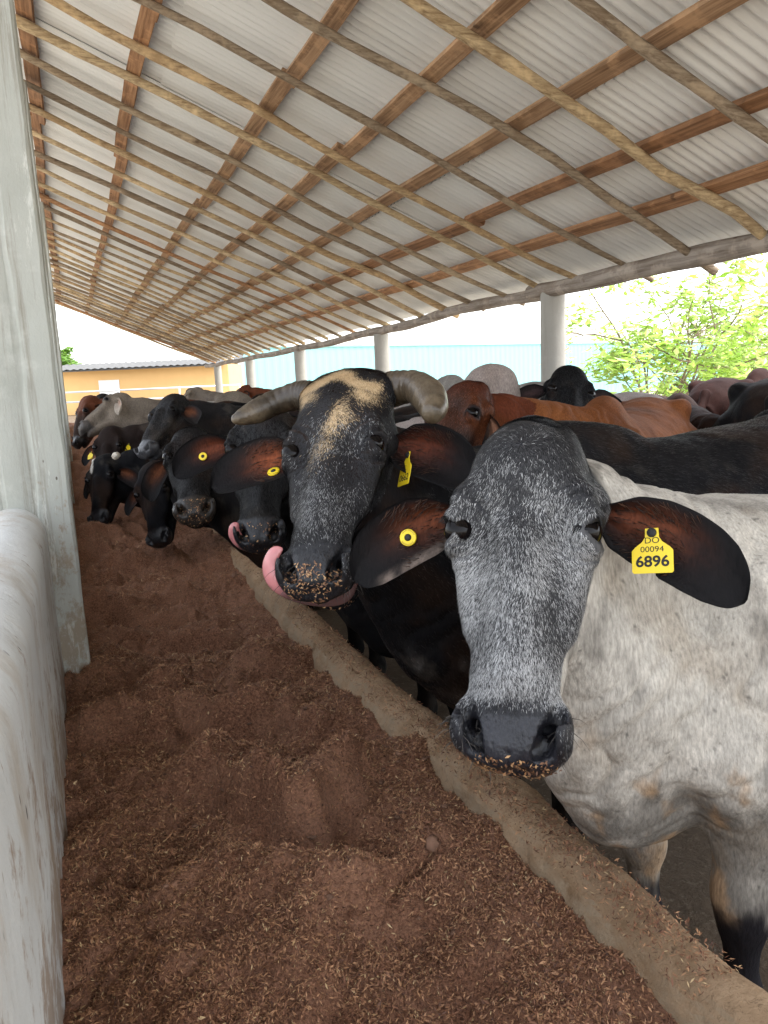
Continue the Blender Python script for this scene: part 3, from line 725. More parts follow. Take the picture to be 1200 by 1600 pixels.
HEAD = [(-.222, .012, -.090, -.115), (-.207, .050, -.060, -.135), (-.18, .076, -.034, -.160), (-.135, .096, -.012, -.19), (-.08, .106, .001, -.215), (-.03, .112, .004, -.235), (0, .111, .002, -.235), (.05, .102, -.001, -.215),
        (.10, .092, -.001, -.185), (.15, .080, -.001, -.15), (.20, .073, -.001, -.122), (.25, .070, -.002, -.108), (.285, .074, -.006, -.100), (.315, .074, -.014, -.096), (.34, .064, -.030, -.092), (.358, .045, -.050, -.088), (.366, .02, -.062, -.080)]
def head_vol(o):
    v = Vol(); mo = o.get('mouth', 0.)
    v.loft((0, 1, 2), HEAD, 2.35, .42, k=.03)
    for sg in (-1, 1):
        v.ell((-.035, sg * .088, -.018), (.042, .026, .030), k=.035)                       # brow
        v.ell((.004, sg * .096, -.028), (.036, .024, .038), k=.018)                        # lids
        v.chain([(-.010, sg * .092, .010), (-.016, sg * .104, -.004), (-.016, sg * .114, -.022), (-.010, sg * .114, -.042)], [.007, .009, .0095, .007], k=.012)   # upper lid
        v.chain([(.016, sg * .096, .006), (.024, sg * .108, -.014), (.020, sg * .112, -.036)], [.005, .0075, .006], k=.012)                       # lower lid
        v.rc((.035, sg * .088, -.045), .022, (.15, sg * .070, -.055), .014, k=.03)         # cheek crest
        v.ell((.03, sg * .070, -.17), (.085, .034, .062), k=.04)                           # jaw muscle
        v.ell((.30, sg * .072, -.030), (.034, .015, .030), k=.018)                         # nostril wing
        v.ell((-.06, sg * .104, -.085), (.035, .028, .035), k=.03)                         # ear root
        v.ell((-.012, sg * .075, .014), (.05, .014, .010), 's', .03)                       # hollow over the eye
    v.ell((-.10, 0, -.035), (.075, .075, .045), k=.04)
    if o.get('boss'): (v.ell((-.195, 0, -.058), (.062, .125, .055), k=.04), v.ell((-.11, 0, -.06), (.10, .112, .065), k=.05))
    v.rc((.02, 0, -.006), .022, (.22, 0, -.016), .028, k=.04)                              # nose bridge
    for sg in (-1, 1): v.ell((.300, sg * .042, -.062), (.055, .038, .040), k=.02)
    v.ell((.318, 0, -.034), (.036, .057, .026), k=.02)                                     # nose pad
    # lower jaw and lip
    jw = Vol(); dn = -mo
    for sg in (-1, 1): jw.rc((.02, sg * .052, -.20), .038, (.285, sg * .026, -.118 + dn), .026, k=.03)
    jw.ell((.308, 0, -.118 + dn), (.034, .046, .022), k=.025); jw.rc((.05, 0, -.215), .03, (.27, 0, -.128 + dn), .024, k=.03)
    v.add(lambda P: jw(P, .2), (0, -.1, -.26 - mo), (.36, .1, -.08), 'u', .010)
    v.rc((.20, 0, -.106 - mo * .35), .003 + mo * .12, (.39, 0, -.101 - mo * .5), .004 + mo * .42, 's', .006, sq=np.array([1, .055 if mo < .02 else .45, 1.]))
    for sg in (-1, 1):
        v.chain([(.262, sg * .069, -.020), (.284, sg * .066, -.018), (.305, sg * .058, -.020), (.324, sg * .047, -.026), (.331, sg * .038, -.028)], [.008, .0125, .0155, .015, .010], 's', .006)
        v.rc((.305, sg * .060, -.02), .011, (.297, sg * .049, -.058), .011, 's', .006)
        v.ell((.006, sg * .1275, -.013), (.0190, .031, .0285), 's', .005)                   # eye opening
        v.rc((.345, sg * .03, -.028), .002, (.352, sg * .005, -.05), .002, 's', .006)
    v.rc((.335, 0, -.016), .002, (.37, 0, -.055), .003, 's', .008)                         # groove in the upper lip
    return v

class Cow: pass
COWS = {}
def make_cow(key, spec):
    c = Cow(); c.key = key; sp = spec
    pos = np.array([*sp['pos'], 0.]); yaw = sp.get('yaw', math.pi); cy, sy = math.cos(yaw), math.sin(yaw)
    Rl = np.array([[cy, sy, 0], [-sy, cy, 0], [0, 0, 1.]])          # world -> local rows
    sc = sp.get('scale', 1.)
    E = Rl @ (np.array(sp['E']) - pos); a = Rl @ np.array(sp['a']); a /= np.linalg.norm(a); s = Rl @ np.array(sp['s']); s -= a * (a @ s); s /= np.linalg.norm(s); n = np.cross(a, s)
    hs = sp.get('hs', 1.); B = np.stack([a, s, n])                  # head basis rows
    H2L = lambda q: E + hs * (np.asarray(q, float) @ B)
    L2H = lambda P: (P - E) @ B.T / hs
    hv = head_vol(sp); body = Vol(); k = sc
    x0 = sp.get('tail', -1.55) * k
    tr = [(-1.50, .06, 1.02, .92), (-1.42, .16, 1.14, .80), (-1.28, .23, 1.215, .70), (-1.1, .275, 1.235, .60), (-.85, .315, 1.195, .50), (-.55, .325, 1.165, .46), (-.25, .285, 1.175, .49), (-.05, .235, 1.20, .52), (.12, .185, 1.15, .50), (.24, .14, 1.04, .52), (.33, .08, .93, .60), (.37, .03, .84, .70)]
    tr = np.array(tr) * k
    body.loft((0, 1, 2), tr, 2.15, 0, k=.05)
    for sg in (-1, 1):
        lx, rx = sp.get('legs', {}).get(sg, (0., 0.))
        body.ell((.0 * k, sg * .175 * k, .85 * k), (.17 * k, .085 * k, .27 * k), k=.06)
        body.chain([(.06 * k, sg * .17 * k, .72 * k), (.0 + lx * .4, sg * .165 * k, .54 * k), (.012 + lx * .8, sg * .16 * k, .36 * k), (lx, sg * .16 * k, .30 * k), (lx, sg * .16 * k, .12 * k), (lx + .012, sg * .16 * k, .085 * k)], np.array([.115, .070, .052, .043, .034, .043]) * k, k=.05)
        body.rc((lx + .02, sg * .16 * k, .05 * k), .042 * k, (lx + .045, sg * .16 * k, .02 * k), .050 * k, k=.02)
        if x0 < -1.2 * k:
            body.chain([(-1.18 * k, sg * .17 * k, .88 * k), (-1.06 * k, sg * .185 * k, .64 * k), (-1.27 * k, sg * .17 * k, .46 * k), (-1.24 * k + rx, sg * .165 * k, .12 * k), (-1.22 * k + rx, sg * .165 * k, .085 * k)], np.array([.18, .11, .058, .038, .046]) * k, k=.06)
            body.rc((-1.215 * k + rx, sg * .165 * k, .05 * k), .042 * k, (-1.19 * k + rx, sg * .165 * k, .02 * k), .05 * k, k=.02)
            body.ell((-1.12 * k, sg * .20 * k, 1.16 * k), (.08 * k, .05 * k, .05 * k), k=.07)
    hp = sp.get('hump', .07)
    body.ell((-.12 * k, 0, 1.17 * k + hp * .45), (.20 * k, .085 * k, .06 + hp), k=.08)
    if x0 < -1.2 * k: body.chain([(-1.46 * k, 0, 1.12 * k), (-1.56 * k, 0, 1.0 * k), (-1.58 * k, .02, .62 * k), (-1.57 * k, .03, .40 * k), (-1.57 * k, .03, .26 * k)], [.035, .025, .016, .03, .012], k=.03)
    # neck from skull to shoulder
    J1 = H2L((-.10, 0, -.13)); J2 = H2L((.03, 0, -.19)); W1 = np.array([.0, 0, 1.04]) * k; W2 = np.array([.16, 0, .80]) * k
    bend = np.array(sp.get('bend', (0, 0, 0)), float)
    def bez(p0, p2, up):
        p1 = (p0 + p2) / 2 + bend + np.array([.0, 0, up]); t = np.linspace(0, 1, 6)[:, None]; return (1 - t) ** 2 * p0 + 2 * t * (1 - t) * p1 + t * t * p2
    n1 = bez(J1, W1, sp.get('crest', .03)); n2 = bez(J2, W2, -.02)
    body.chain(n1, np.linspace(.088, .15 * k, 6), k=.06, k0=.08); body.chain(n2, np.linspace(.092, .185 * k, 6), k=.08)
    dw = sp.get('dewlap', 1.)
    if dw:
        T = H2L((.05, 0, -.215)); Bq = np.array([.22 * k, 0, .57 * k]); mid = (T + Bq) / 2 + np.array([.05, 0, -.06]) + bend * .8
        t = np.linspace(0, 1, 6)[:, None]; dl = (1 - t) ** 2 * T + 2 * t * (1 - t) * mid + t * t * Bq
        if 'dl' in sp: dl = np.array(sp['dl'], float)
        body.chain(dl, np.linspace(.028, .055, len(dl)) * dw, k=.07)
        inner = dl + (n2[-1] * .5 + dl * .5 - dl) * .35; body.chain(inner, np.linspace(.05, .085, len(dl)) * dw, k=.09)
        body.ell((.17 * k, 0, .56 * k), (.12, .085, .09), k=.08)
    for q in sp.get('extra', []): body.rc(*q)
    hb = [H2L(q) for q in [(x, y, z) for x in (-.22, .40) for y in (-.16, .16) for z in (-.30 - sp.get('mouth', 0), .05)]]; hb = np.array(hb)
    body.add(lambda P: hv(L2H(P), .08) * hs, hb.min(0), hb.max(0), 'u', sp.get('hk', .035))
    # the head carves (eyes, nostrils) must stay open where the neck reaches them: they lie clear of it
    lo = np.minimum(np.array([x0 - .08, -.5 * k, -.04]), hb.min(0) - .03); hi = np.maximum(np.array([.5 * k, .5 * k, 1.32 * k + hp]), hb.max(0) + .03)
    if 'clip' in sp: lo[0] = max(lo[0], sp['clip'])
    V, Q, G = surface(body, lo, hi, sp.get('h', .012))
    q = L2H(V)
    hd = inhead(q); away = np.clip((np.linalg.norm(q * np.array([.8, 1, 1]) - np.array([.05, 0, -.1]), axis=1) * hs - .20) / .08, 0, 1)
    nk = away * sstep(-.10, .12, V[:, 0]) * sstep(.45, .62, V[:, 2])
    ax = E - np.array([.05, 0, 1.0]) * k; ax /= np.linalg.norm(ax); tt = V @ ax
    ph = tt * 46 + (fbm(V * 5, 3, 131) - .5) * 14; fold = (np.abs(np.sin(ph)) ** .7 - .6) * sstep(.38, .62, fbm(V * np.array([4, 4, 4]) + 3, 2, 132))
    V = V + G * (nk * fold * sp.get('fold', .008) + away * ((fbm(V * np.array([6, 6, 4]), 3, 133) - .5) * .022 + (fbm(V * np.array([17, 17, 9]), 3, 134) - .5) * .007) + (1 - away) * ((fbm(q * 26, 3, 135) - .5) * .0045 + (fbm(q * np.array([9, 13, 9]), 2, 137) - .5) * .008 * sstep(.27, .22, q[:, 0])))[:, None]
    re = np.sqrt(((q[:, 0] + .004) / 1.) ** 2 + ((np.abs(q[:, 1]) - .105) / 1.2) ** 2 + ((q[:, 2] + .012) / 1.) ** 2)
    V = V + G * (np.sin(re * 330 + (fbm(q * 18, 2, 136) - .5) * 5) * .0022 * sstep(.030, .040, re) * sstep(.085, .05, re))[:, None]
    col = sp['coat'](V, q, G)
    root = empty('cow', tuple(pos), yaw); tag(root, sp['label'], 'cow', 'cows lined up at the feed trough')
    b = make_obj('body', V, [Q], MAT['coat'], root, True, col)
    c.root, c.V, c.Q, c.G, c.q, c.col, c.H2L, c.L2H, c.B, c.hs = root, V, Q, G, q, col, H2L, L2H, B, hs
    for sg in (-1, 1):
        if sp.get('noeye') == sg: continue
        eye(c, sg)
    for e in sp.get('ears', []): ear(c, **e)
    COWS[key] = c
    return c

def eye(c, sg):
    m = MB(); k1, k2 = 14, 20
    a, b = np.meshgrid(np.linspace(0, np.pi, k1), np.linspace(0, 2 * np.pi, k2, endpoint=False), indexing='ij')
    U = np.stack([np.sin(a) * np.cos(b), np.sin(a) * np.sin(b), np.cos(a)], -1).reshape(-1, 3) * .0250
    P = c.H2L(U + np.array([.005, sg * .0980, -.0178])); F = []
    for i in range(k1 - 1):
        for j in range(k2): F.append((i * k2 + j, (i + 1) * k2 + j, (i + 1) * k2 + (j + 1) % k2, i * k2 + (j + 1) % k2))
    m.add(P, F); m.obj('eye', MAT['eye'], c.root)
    if c.key == 'A':        # lashes above the eye
        m = MB()
        for t in np.linspace(-.9, .8, 22):
            p0 = np.array([-.016 + .005 * t * t, sg * (.115 + .001 * t), -.011 + t * .020]); d = np.array([.010 + rng.uniform(-.003, .003), sg * .008, .010 + t * .006])
            pts = [p0, p0 + d * .5 + (-.001, 0, 0), p0 + d + (.004, 0, 0)]
            m.tube(c.H2L(np.array(pts)), [.0007, .0006, .0002], 4, col=(.01, .009, .009))
        m.obj('eyelashes', MAT['fur'], c.root)

def ear(c, side, tip, W=.115, nrm=(-.15, 0, 1.), inner=(.10, .032, .012), rim=(.0045, .004, .0045), outer=(.006, .0055, .006), cup=.28, sag=.02, base=None, pale=0., tag_=None, notch=False, root_w=.45, light=None):
    base = np.array(base if base is not None else (-.05, side * .108, -.085)); tip = np.array(tip, float); nrm = np.array(nrm, float)
    nu, nv = 46, 25; u = np.linspace(0, 1, nu); v = np.linspace(-1, 1, nv)
    L = np.linalg.norm(tip - base); T = (tip - base) / L
    nrm = nrm - T * (nrm @ T); nrm /= np.linalg.norm(nrm); cr = np.cross(nrm, T)      # across
    if cr[0] > 0: cr = -cr                                                           # v=+1 towards the poll (upper edge)
    prof = np.interp(u, [0, .06, .18, .34, .52, .68, .80, .90, .96, 1.0], [root_w * .55, root_w * .8, .80, .97, 1.0, .96, .85, .64, .43, .06])
    kk = np.array([.25, .5, .25]); prof[1:-1] = np.convolve(prof, kk, 'valid')
    U, Vv = np.meshgrid(u, v, indexing='ij'); Uf, Vf = U.ravel(), Vv.ravel(); pr = np.interp(Uf, u, prof)
    ctr = base + np.outer(Uf, tip - base) + np.outer(4 * Uf * (1 - Uf), cr * sag) 
    wob = (fbm(np.stack([Uf * 3 + 5 * side, Vf], 1), 2, 71) - .5) * .02
    cupf = cup * (1 - .35 * Uf) + .55 * np.clip(.22 - Uf, 0, 1)
    skew = .10 * (Uf - .5)
    P = ctr + np.outer(Vf * pr * W / 2 + skew * W * pr, cr) + np.outer(cupf * W * pr * (Vf ** 2 - .35) + wob * .4 + .014 * np.sin(Uf * 7) * Vf * .3 + .0035 * np.sin(Vf * 8 + 1 + 2 * Uf) * np.clip(1.25 - Uf * 1.5, 0, 1), nrm)
    if notch:
        d = np.hypot((Uf - .47) * L, (Vf + 1) * W / 2 * pr); P += np.outer(np.clip(.012 - d, 0, 1) * 1.3, cr)
    th = .0055 * (1 - np.abs(Vf) ** 3) * np.clip((1 - Uf) * 8, 0, 1) + .0012
    Pb = P - np.outer(th, nrm)
    N1 = nu * nv; F = grid_faces(nu, nv)
    bo = np.concatenate([np.arange(0, nv), np.arange(nv, (nu - 1) * nv, nv) + nv - 1, np.arange(nu * nv - 1, (nu - 1) * nv - 1, -1), np.arange((nu - 2) * nv, 0, -nv)])
    rimF = np.stack([bo, np.roll(bo, -1), np.roll(bo, -1) + N1, bo + N1], 1)
    nz = fbm(np.stack([Uf * L * 60, Vf * W * 30, 0 * Uf], 1), 4, 73); core = np.exp(-((Uf - .28) / .26) ** 2 - ((Vf - .18) / .5) ** 2) * (.35 + 1.1 * nz) * 1.25
    streak = fbm(np.stack([Uf * 5, Vf * 14, 0 * Uf + side], 1), 3, 74); core = core * (.55 + .9 * streak)
    ci = mix(rim, inner, np.clip(core, 0, 1)); edge = sstep(.72, .98, np.abs(Vf)) * (1 - pale); ci = ci * (1 - edge[:, None]) + np.array(rim) * edge[:, None]
    if light is not None: lt = sstep(-.55, -.9, Vf) * sstep(.15, .3, Uf) * sstep(.92, .75, Uf) * np.clip(nz * 2.2 - .55, 0, 1); ci = mix(0, 1, 0 * lt) * 0 + ci * (1 - lt[:, None]) + np.array(light) * lt[:, None]
    co = np.tile(np.array(outer, float), (N1, 1)) * (.7 + .6 * nz)[:, None]
    colr = np.concatenate([np.c_[ci, np.full(N1, .8)], np.c_[co, np.full(N1, 1.)]])
    Fq = F if side * 0 == 0 else F
    # orientation: front faces towards nrm
    t0 = P[F[0][1]] - P[F[0][0]]; t1 = P[F[0][3]] - P[F[0][0]]
    if np.cross(t0, t1) @ nrm < 0: Ff, Fb = F[:, ::-1], F
    else: Ff, Fb = F, F[:, ::-1]
    make_obj('ear', c.H2L(np.concatenate([P, Pb])), [Ff, Fb + N1, rimF], MAT['coat'], c.root, True, colr)
    def at(u_, v_, lift=.004):
        i = int(round(u_ * (nu - 1))); j = int(round((v_ + 1) / 2 * (nv - 1))); p = P[i * nv + j]
        du = P[(i + 1) * nv + j] - P[(i - 1) * nv + j]; dv = P[i * nv + j + 1] - P[i * nv + j - 1]; nn = np.cross(du, dv); nn /= np.linalg.norm(nn)
        if nn @ nrm < 0: nn = -nn
        return p + nn * lift, nn, du / np.linalg.norm(du)
    # long hairs inside the near ears
    if c.key in 'AB':
        m = MB()
        for k in range(170):
            uu = rng.uniform(.08, .55); vv = rng.choice([rng.uniform(.45, .95), rng.uniform(-.95, .3)]); p, nn, du = at(uu, vv, 0); d = du * rng.uniform(.5, 1) + nn * rng.uniform(.1, .5) - cr * vv * .5 + rng.normal(0, .15, 3); d /= np.linalg.norm(d); l = rng.uniform(.010, .022)
            m.tube(c.H2L(np.array([p, p + d * l * .5, p + d * l + nn * -.003])), [.0007, .0006, .0002], 3, col=np.array(mix((.012, .01, .01), (.07, .03, .015), rng.random())))
        m.obj('ear_hair', MAT['fur'], c.root)
    if tag_: 
        if tag_['kind'] == 'button': button_tag(c, *at(tag_['u'], tag_['v'], .005), tag_.get('r', .0148))
        else: flag_tag(c, *at(tag_['u'], tag_['v'], tag_.get('lift', .016)), tag_)

def frame_obj(c, o, p, x, y, z):
    """place a flat object: local axes given in head space"""
    Bx = [np.array(v) @ c.B for v in (x, y, z)]; q = c.H2L(p)
    o.matrix_local = Matrix(((Bx[0][0] * c.hs, Bx[1][0] * c.hs, Bx[2][0] * c.hs, q[0]), (Bx[0][1] * c.hs, Bx[1][1] * c.hs, Bx[2][1] * c.hs, q[1]), (Bx[0][2] * c.hs, Bx[1][2] * c.hs, Bx[2][2] * c.hs, q[2]), (0, 0, 0, 1)))
def perp(nn, up):
    y = np.array(up, float); y = y - nn * (y @ nn); y /= np.linalg.norm(y); return np.cross(y, nn), y
def button_tag(c, p, nn, du, r):
    x, y = perp(nn, (-1, 0, .0)); k = 28; a = np.linspace(0, 2 * np.pi, k, endpoint=False)
    rings = [(r, 0), (r * 1.0, .0022), (r * .94, .0034), (r * .70, .0034), (r * .56, .0042), (r * .44, .0042), (r * .40, .0030)]
    V = np.concatenate([np.stack([q * np.cos(a), q * np.sin(a), np.full(k, z)], 1) for q, z in rings]); j = np.arange(k)
    F = np.concatenate([np.stack([i * k + j, i * k + (j + 1) % k, (i + 1) * k + (j + 1) % k, (i + 1) * k + j], 1) for i in range(len(rings) - 1)])
    o = make_obj('ear_tag', V, [F], MAT['tagy'], c.root, auto=40); frame_obj(c, o, p, x, y, nn)
    V = np.concatenate([np.stack([q * np.cos(a), q * np.sin(a), np.full(k, z)], 1) for q, z in [(r * .43, .0028), (r * .40, .0042), (r * .22, .0062)]])
    F = np.concatenate([np.stack([i * k + j, i * k + (j + 1) % k, (i + 1) * k + (j + 1) % k, (i + 1) * k + j], 1) for i in range(2)])
    q = make_obj('stud', V, [F, np.array([2 * k + j])], MAT['ink'], o, auto=40)
    if c.key in 'AB':
        m = MB()
        for t in list(np.linspace(.5, 2.5, 12)) + list(np.linspace(3.8, 5.6, 12)):
            ct, st = math.cos(t), math.sin(t); w_ = r * .028; h = r * .085; R0 = r * .82
            pts = [(R0 + dx, dy) for dx, dy in ((-h, -w_), (h, -w_), (h, w_), (-h, w_))]
            m.add([(px * ct - py * st, px * st + py * ct, .00365) for px, py in pts], [(0, 1, 2, 3)])
        m.obj('ring_lettering', mat_flat('faded_ink', (.25, .19, .02), .6), o, smooth=False)
def text_mesh(name, body, size, off, parent, z, mat, sx=1., bold=0.):
    cu = bpy.data.curves.new(name, 'FONT'); cu.body = body; cu.size = size; cu.align_x = 'CENTER'; cu.align_y = 'CENTER'; cu.offset = bold; cu.resolution_u = 4
    o = bpy.data.objects.new(name, cu); COL.objects.link(o); bpy.context.view_layer.update()
    me = bpy.data.meshes.new_from_object(o.evaluated_get(bpy.context.evaluated_depsgraph_get())); bpy.data.objects.remove(o)
    o = bpy.data.objects.new(name, me); COL.objects.link(o); me.materials.clear(); me.materials.append(mat); o.parent = parent; o.location = (off[0], off[1], z); o.scale = (sx, 1, 1); return o
def flag_tag(c, p, nn, du, t):
    up = np.array(t.get('up', (-1, 0, 0)), float); nz = np.array(t.get('nrm', nn), float); nz /= np.linalg.norm(nz); x, y = perp(nz, up)
    w_, h = t.get('w', .062), t.get('h', .066)
    # outline: neck at top with stud, shoulders, body
    ol = [(-.16, .5), (.16, .5), (.17, .30), (.24, .20), (.42, .08), (.5, .0), (.5, -.46), (.46, -.5), (-.46, -.5), (-.5, -.46), (-.5, .0), (-.42, .08), (-.24, .20), (-.17, .30)]
    if t.get('narrow'): ol = [(-.13, .5), (.13, .5), (.15, .30), (.3, .16), (.5, .04), (.5, -.46), (.46, -.5), (-.46, -.5), (-.5, -.46), (-.5, .04), (-.3, .16), (-.15, .30)]
    ol = np.array(ol) * (w_, h) - (0, h * .40); n = len(ol)
    top = np.c_[ol, np.full(n, .001)]; bot = np.c_[ol, np.full(n, -.0005)]; j = np.arange(n)
    o = make_obj('ear_tag', np.concatenate([top, bot]), [np.array([j[::-1]]), np.array([j + n]), np.stack([j, (j + 1) % n, (j + 1) % n + n, j + n], 1)], MAT['tagy'], c.root, smooth=False)
    frame_obj(c, o, p, x, y, nz)
    k = 16; a = np.linspace(0, 2 * np.pi, k, endpoint=False); jj = np.arange(k); V = np.concatenate([np.stack([q * np.cos(a), q * np.sin(a), np.full(k, z)], 1) for q, z in [(.0075, .001), (.007, .004), (.004, .006)]])
    F = np.concatenate([np.stack([i * k + jj, i * k + (jj + 1) % k, (i + 1) * k + (jj + 1) % k, (i + 1) * k + jj], 1) for i in range(2)])
    make_obj('stud', V, [F, np.array([2 * k + jj])], MAT['ink'], o, auto=40)
    for body, size, yy, sx, bold in t.get('text', []): text_mesh('tag_lettering', body, size, (0, yy), o, .0014, MAT['ink'], sx, bold)

def horn(c, pts, rs, tipc=(.095, .072, .046), basec=(.042, .031, .020)):
    pts = np.array(pts, float); t = np.linspace(0, 1, len(pts)); tt = np.linspace(0, 1, 60)
    P = np.stack([np.interp(tt, t, pts[:, i]) for i in range(3)], 1); kk = np.hanning(13); kk /= kk.sum()
    for i in range(3): P[:, i] = np.convolve(np.pad(P[:, i], 6, mode='reflect', reflect_type='odd'), kk, 'valid')
    r = np.interp(tt, t, rs); r = r * (1 + .030 * np.sin(tt * 110 + 5 * np.sin(tt * 9)) * np.interp(tt, [0, .5, .8], [1, .8, 0]) + rng.uniform(-.012, .012, 60) + .05 * np.sin(tt * 13)); r[-3:] *= (.92, .72, .35)
    m = MB(); V, Q, caps = tube(c.H2L(P), r * c.hs, 20); tv = np.repeat(tt, 20); nz = fbm(V * 30, 3, 81)
    col = mix(basec, tipc, sstep(.25, .9, tv + (nz - .5) * .7)) * (.35 + 1.3 * nz)[:, None]
    m.add(V, Q, *caps, col=col); m.obj('horn', MAT['horn'], c.root)

def tongue(c, pts, ws, tip=.018):
    pts = np.array(pts, float); t = np.linspace(0, 1, len(pts)); tt = np.linspace(0, 1, 40)
    P = np.stack([np.interp(tt, t, pts[:, i]) for i in range(3)], 1); kk = np.hanning(11); kk /= kk.sum()
    for i in range(3): P[:, i] = np.convolve(np.pad(P[:, i], 5, mode='reflect', reflect_type='odd'), kk, 'valid')
    r = np.interp(tt, t, ws); r[-4:] *= (.95, .85, .65, .3)
    V, Q, caps = tube(c.H2L(P), r * c.hs, 18, flat=.5, up=tuple(np.array((0., 1., 0)) @ c.B)); tv = np.repeat(tt, 18)
    col = mix((.085, .07, .068), (.55, .21, .21), sstep(.47, .56, tv)) * (.8 + .4 * fbm(V * 45, 3, 83))[:, None]
    m = MB(); m.add(V, Q, *caps, col=col); m.obj('tongue', MAT['tongue'], c.root)

def tris_sample(c, mask, N, seed):
    """random points on the faces whose vertices pass the mask"""
    rg = np.random.default_rng(seed); Q = c.Q[mask[c.Q].all(1)]; A, B, C, D = [c.V[Q[:, i]] for i in range(4)]
    ar = np.linalg.norm(np.cross(C - A, D - B), axis=1); k = rg.choice(len(Q), N, p=ar / ar.sum()); u, v = rg.random(N), rg.random(N)
    w4 = np.stack([(1 - u) * (1 - v), u * (1 - v), u * v, (1 - u) * v], 1); qi = Q[k]
    f = lambda arr: (arr[qi] * w4[..., None]).sum(1)
    return f(c.V), f(c.G), f(c.q), f(c.col), rg
def fur(c, mask, N, length, width, flow, colfn, seed, name='coat_hair', lift=.28):
    P, G, q, col, rg = tris_sample(c, mask, N, seed); G /= np.linalg.norm(G, axis=1)[:, None]
    fl = flow(q, P); fl = fl - G * (fl * G).sum(1)[:, None]; fl /= np.linalg.norm(fl, axis=1)[:, None] + 1e-9
    sd = np.cross(G, fl); fl = fl + sd * rg.normal(0, .28, N)[:, None]; fl /= np.linalg.norm(fl, axis=1)[:, None]; sd = np.cross(G, fl)
    L = length * rg.uniform(.6, 1.25, N) * (lenmod(q) if False else 1); lf = lift * rg.uniform(.4, 1.5, N)
    tipp = P + fl * L[:, None] + G * (L * lf)[:, None]; w_ = width * rg.uniform(.7, 1.2, N)
    V = np.stack([P + sd * w_[:, None] / 2, P - sd * w_[:, None] / 2, tipp], 1).reshape(-1, 3)
    Cc = colfn(q, P, col[:, :3], rg); o = make_obj(name, V, [np.arange(3 * N).reshape(-1, 3)], MAT['fur'], c.root, True, np.repeat(Cc, 3, 0))
    Gn = np.repeat(G, 3, 0); Gn = Gn + np.repeat(fl, 3, 0) * .12; Gn /= np.linalg.norm(Gn, axis=1)[:, None]
    o.data.normals_split_custom_set_from_vertices(Gn.tolist()); return o
def crumbs(c, mask, N, seed, size=.011):
    P, G, q, col, rg = tris_sample(c, mask, N, seed); G /= np.linalg.norm(G, axis=1)[:, None]
    d = rg.normal(0, 1, (N, 3)); d -= G * (d * G).sum(1)[:, None] * .75; d /= np.linalg.norm(d, axis=1)[:, None]; s = np.cross(G, d); s /= np.linalg.norm(s, axis=1)[:, None] + 1e-9
    L = size * rg.uniform(.35, 1., N); W_ = L * rg.uniform(.14, .26, N); ctr = P + G * rg.uniform(.0005, .004, N)[:, None]
    V = np.stack([ctr - d * L[:, None] / 2, ctr + s * W_[:, None], ctr + d * L[:, None] / 2, ctr - s * W_[:, None]], 1).reshape(-1, 3)
    t = rg.random(N); pal = np.where((t < .55)[:, None], mix((.10, .05, .028), (.20, .10, .055), rg.random(N)), mix((.30, .15, .07), (.48, .30, .15), rg.random(N)))
    o = make_obj('feed_crumbs', V, [np.arange(4 * N).reshape(-1, 4)], MAT['flake'], c.root, False, np.repeat(pal, 4, 0)); o['kind'] = 'stuff'; return o

# ------------------------------------------------------------------ coats
def skin_parts(q, rgb, black=(.010, .010, .012), lips=None):
    """bare muzzle, dark eye rims; returns colour and hair amount"""
    nz = fbm(q * 28, 3, 90)
    a = q[:, 0] + (nz - .5) * .022 - .25 * np.abs(q[:, 1]) * 0
    muz = sstep(.252, .270, a) * sstep(-.16, -.10, q[:, 2])
    pad = muz * sstep(-.085, -.06, q[:, 2])
    rgb = rgb * (1 - muz[:, None]) + np.array(black)[None] * muz[:, None] * (.75 + .6 * nz)[:, None]
    dn = np.min([((q - np.array([x, 0, z])) [:, 0] ** 2 + (np.abs(q[:, 1]) - y) ** 2 + (q[:, 2] - z) ** 2) for x, y, z in ((.284, .066, -.022), (.300, .061, -.028), (.312, .055, -.032), (.326, .046, -.036), (.298, .051, -.05))], axis=0)
    no = np.exp(-dn / .013 ** 2) * muz; rgb = rgb * (1 - .8 * no[:, None])
    er = np.exp(-(((q[:, 0] - .004) / .026) ** 2 + ((np.abs(q[:, 1]) - .116) / .030) ** 2 + ((q[:, 2] + .016) / .036) ** 2) ** 2)
    rgb = rgb * (1 - er[:, None]) + np.array((.008, .007, .008)) * er[:, None]
    hair = 1 - np.clip(pad + er * .6, 0, 1)
    return rgb, hair
inhead = lambda q: (q[:, 0] > -.24) & (q[:, 0] < .42) & (np.abs(q[:, 1]) < .17) & (q[:, 2] > -.27) & (q[:, 2] < .08)
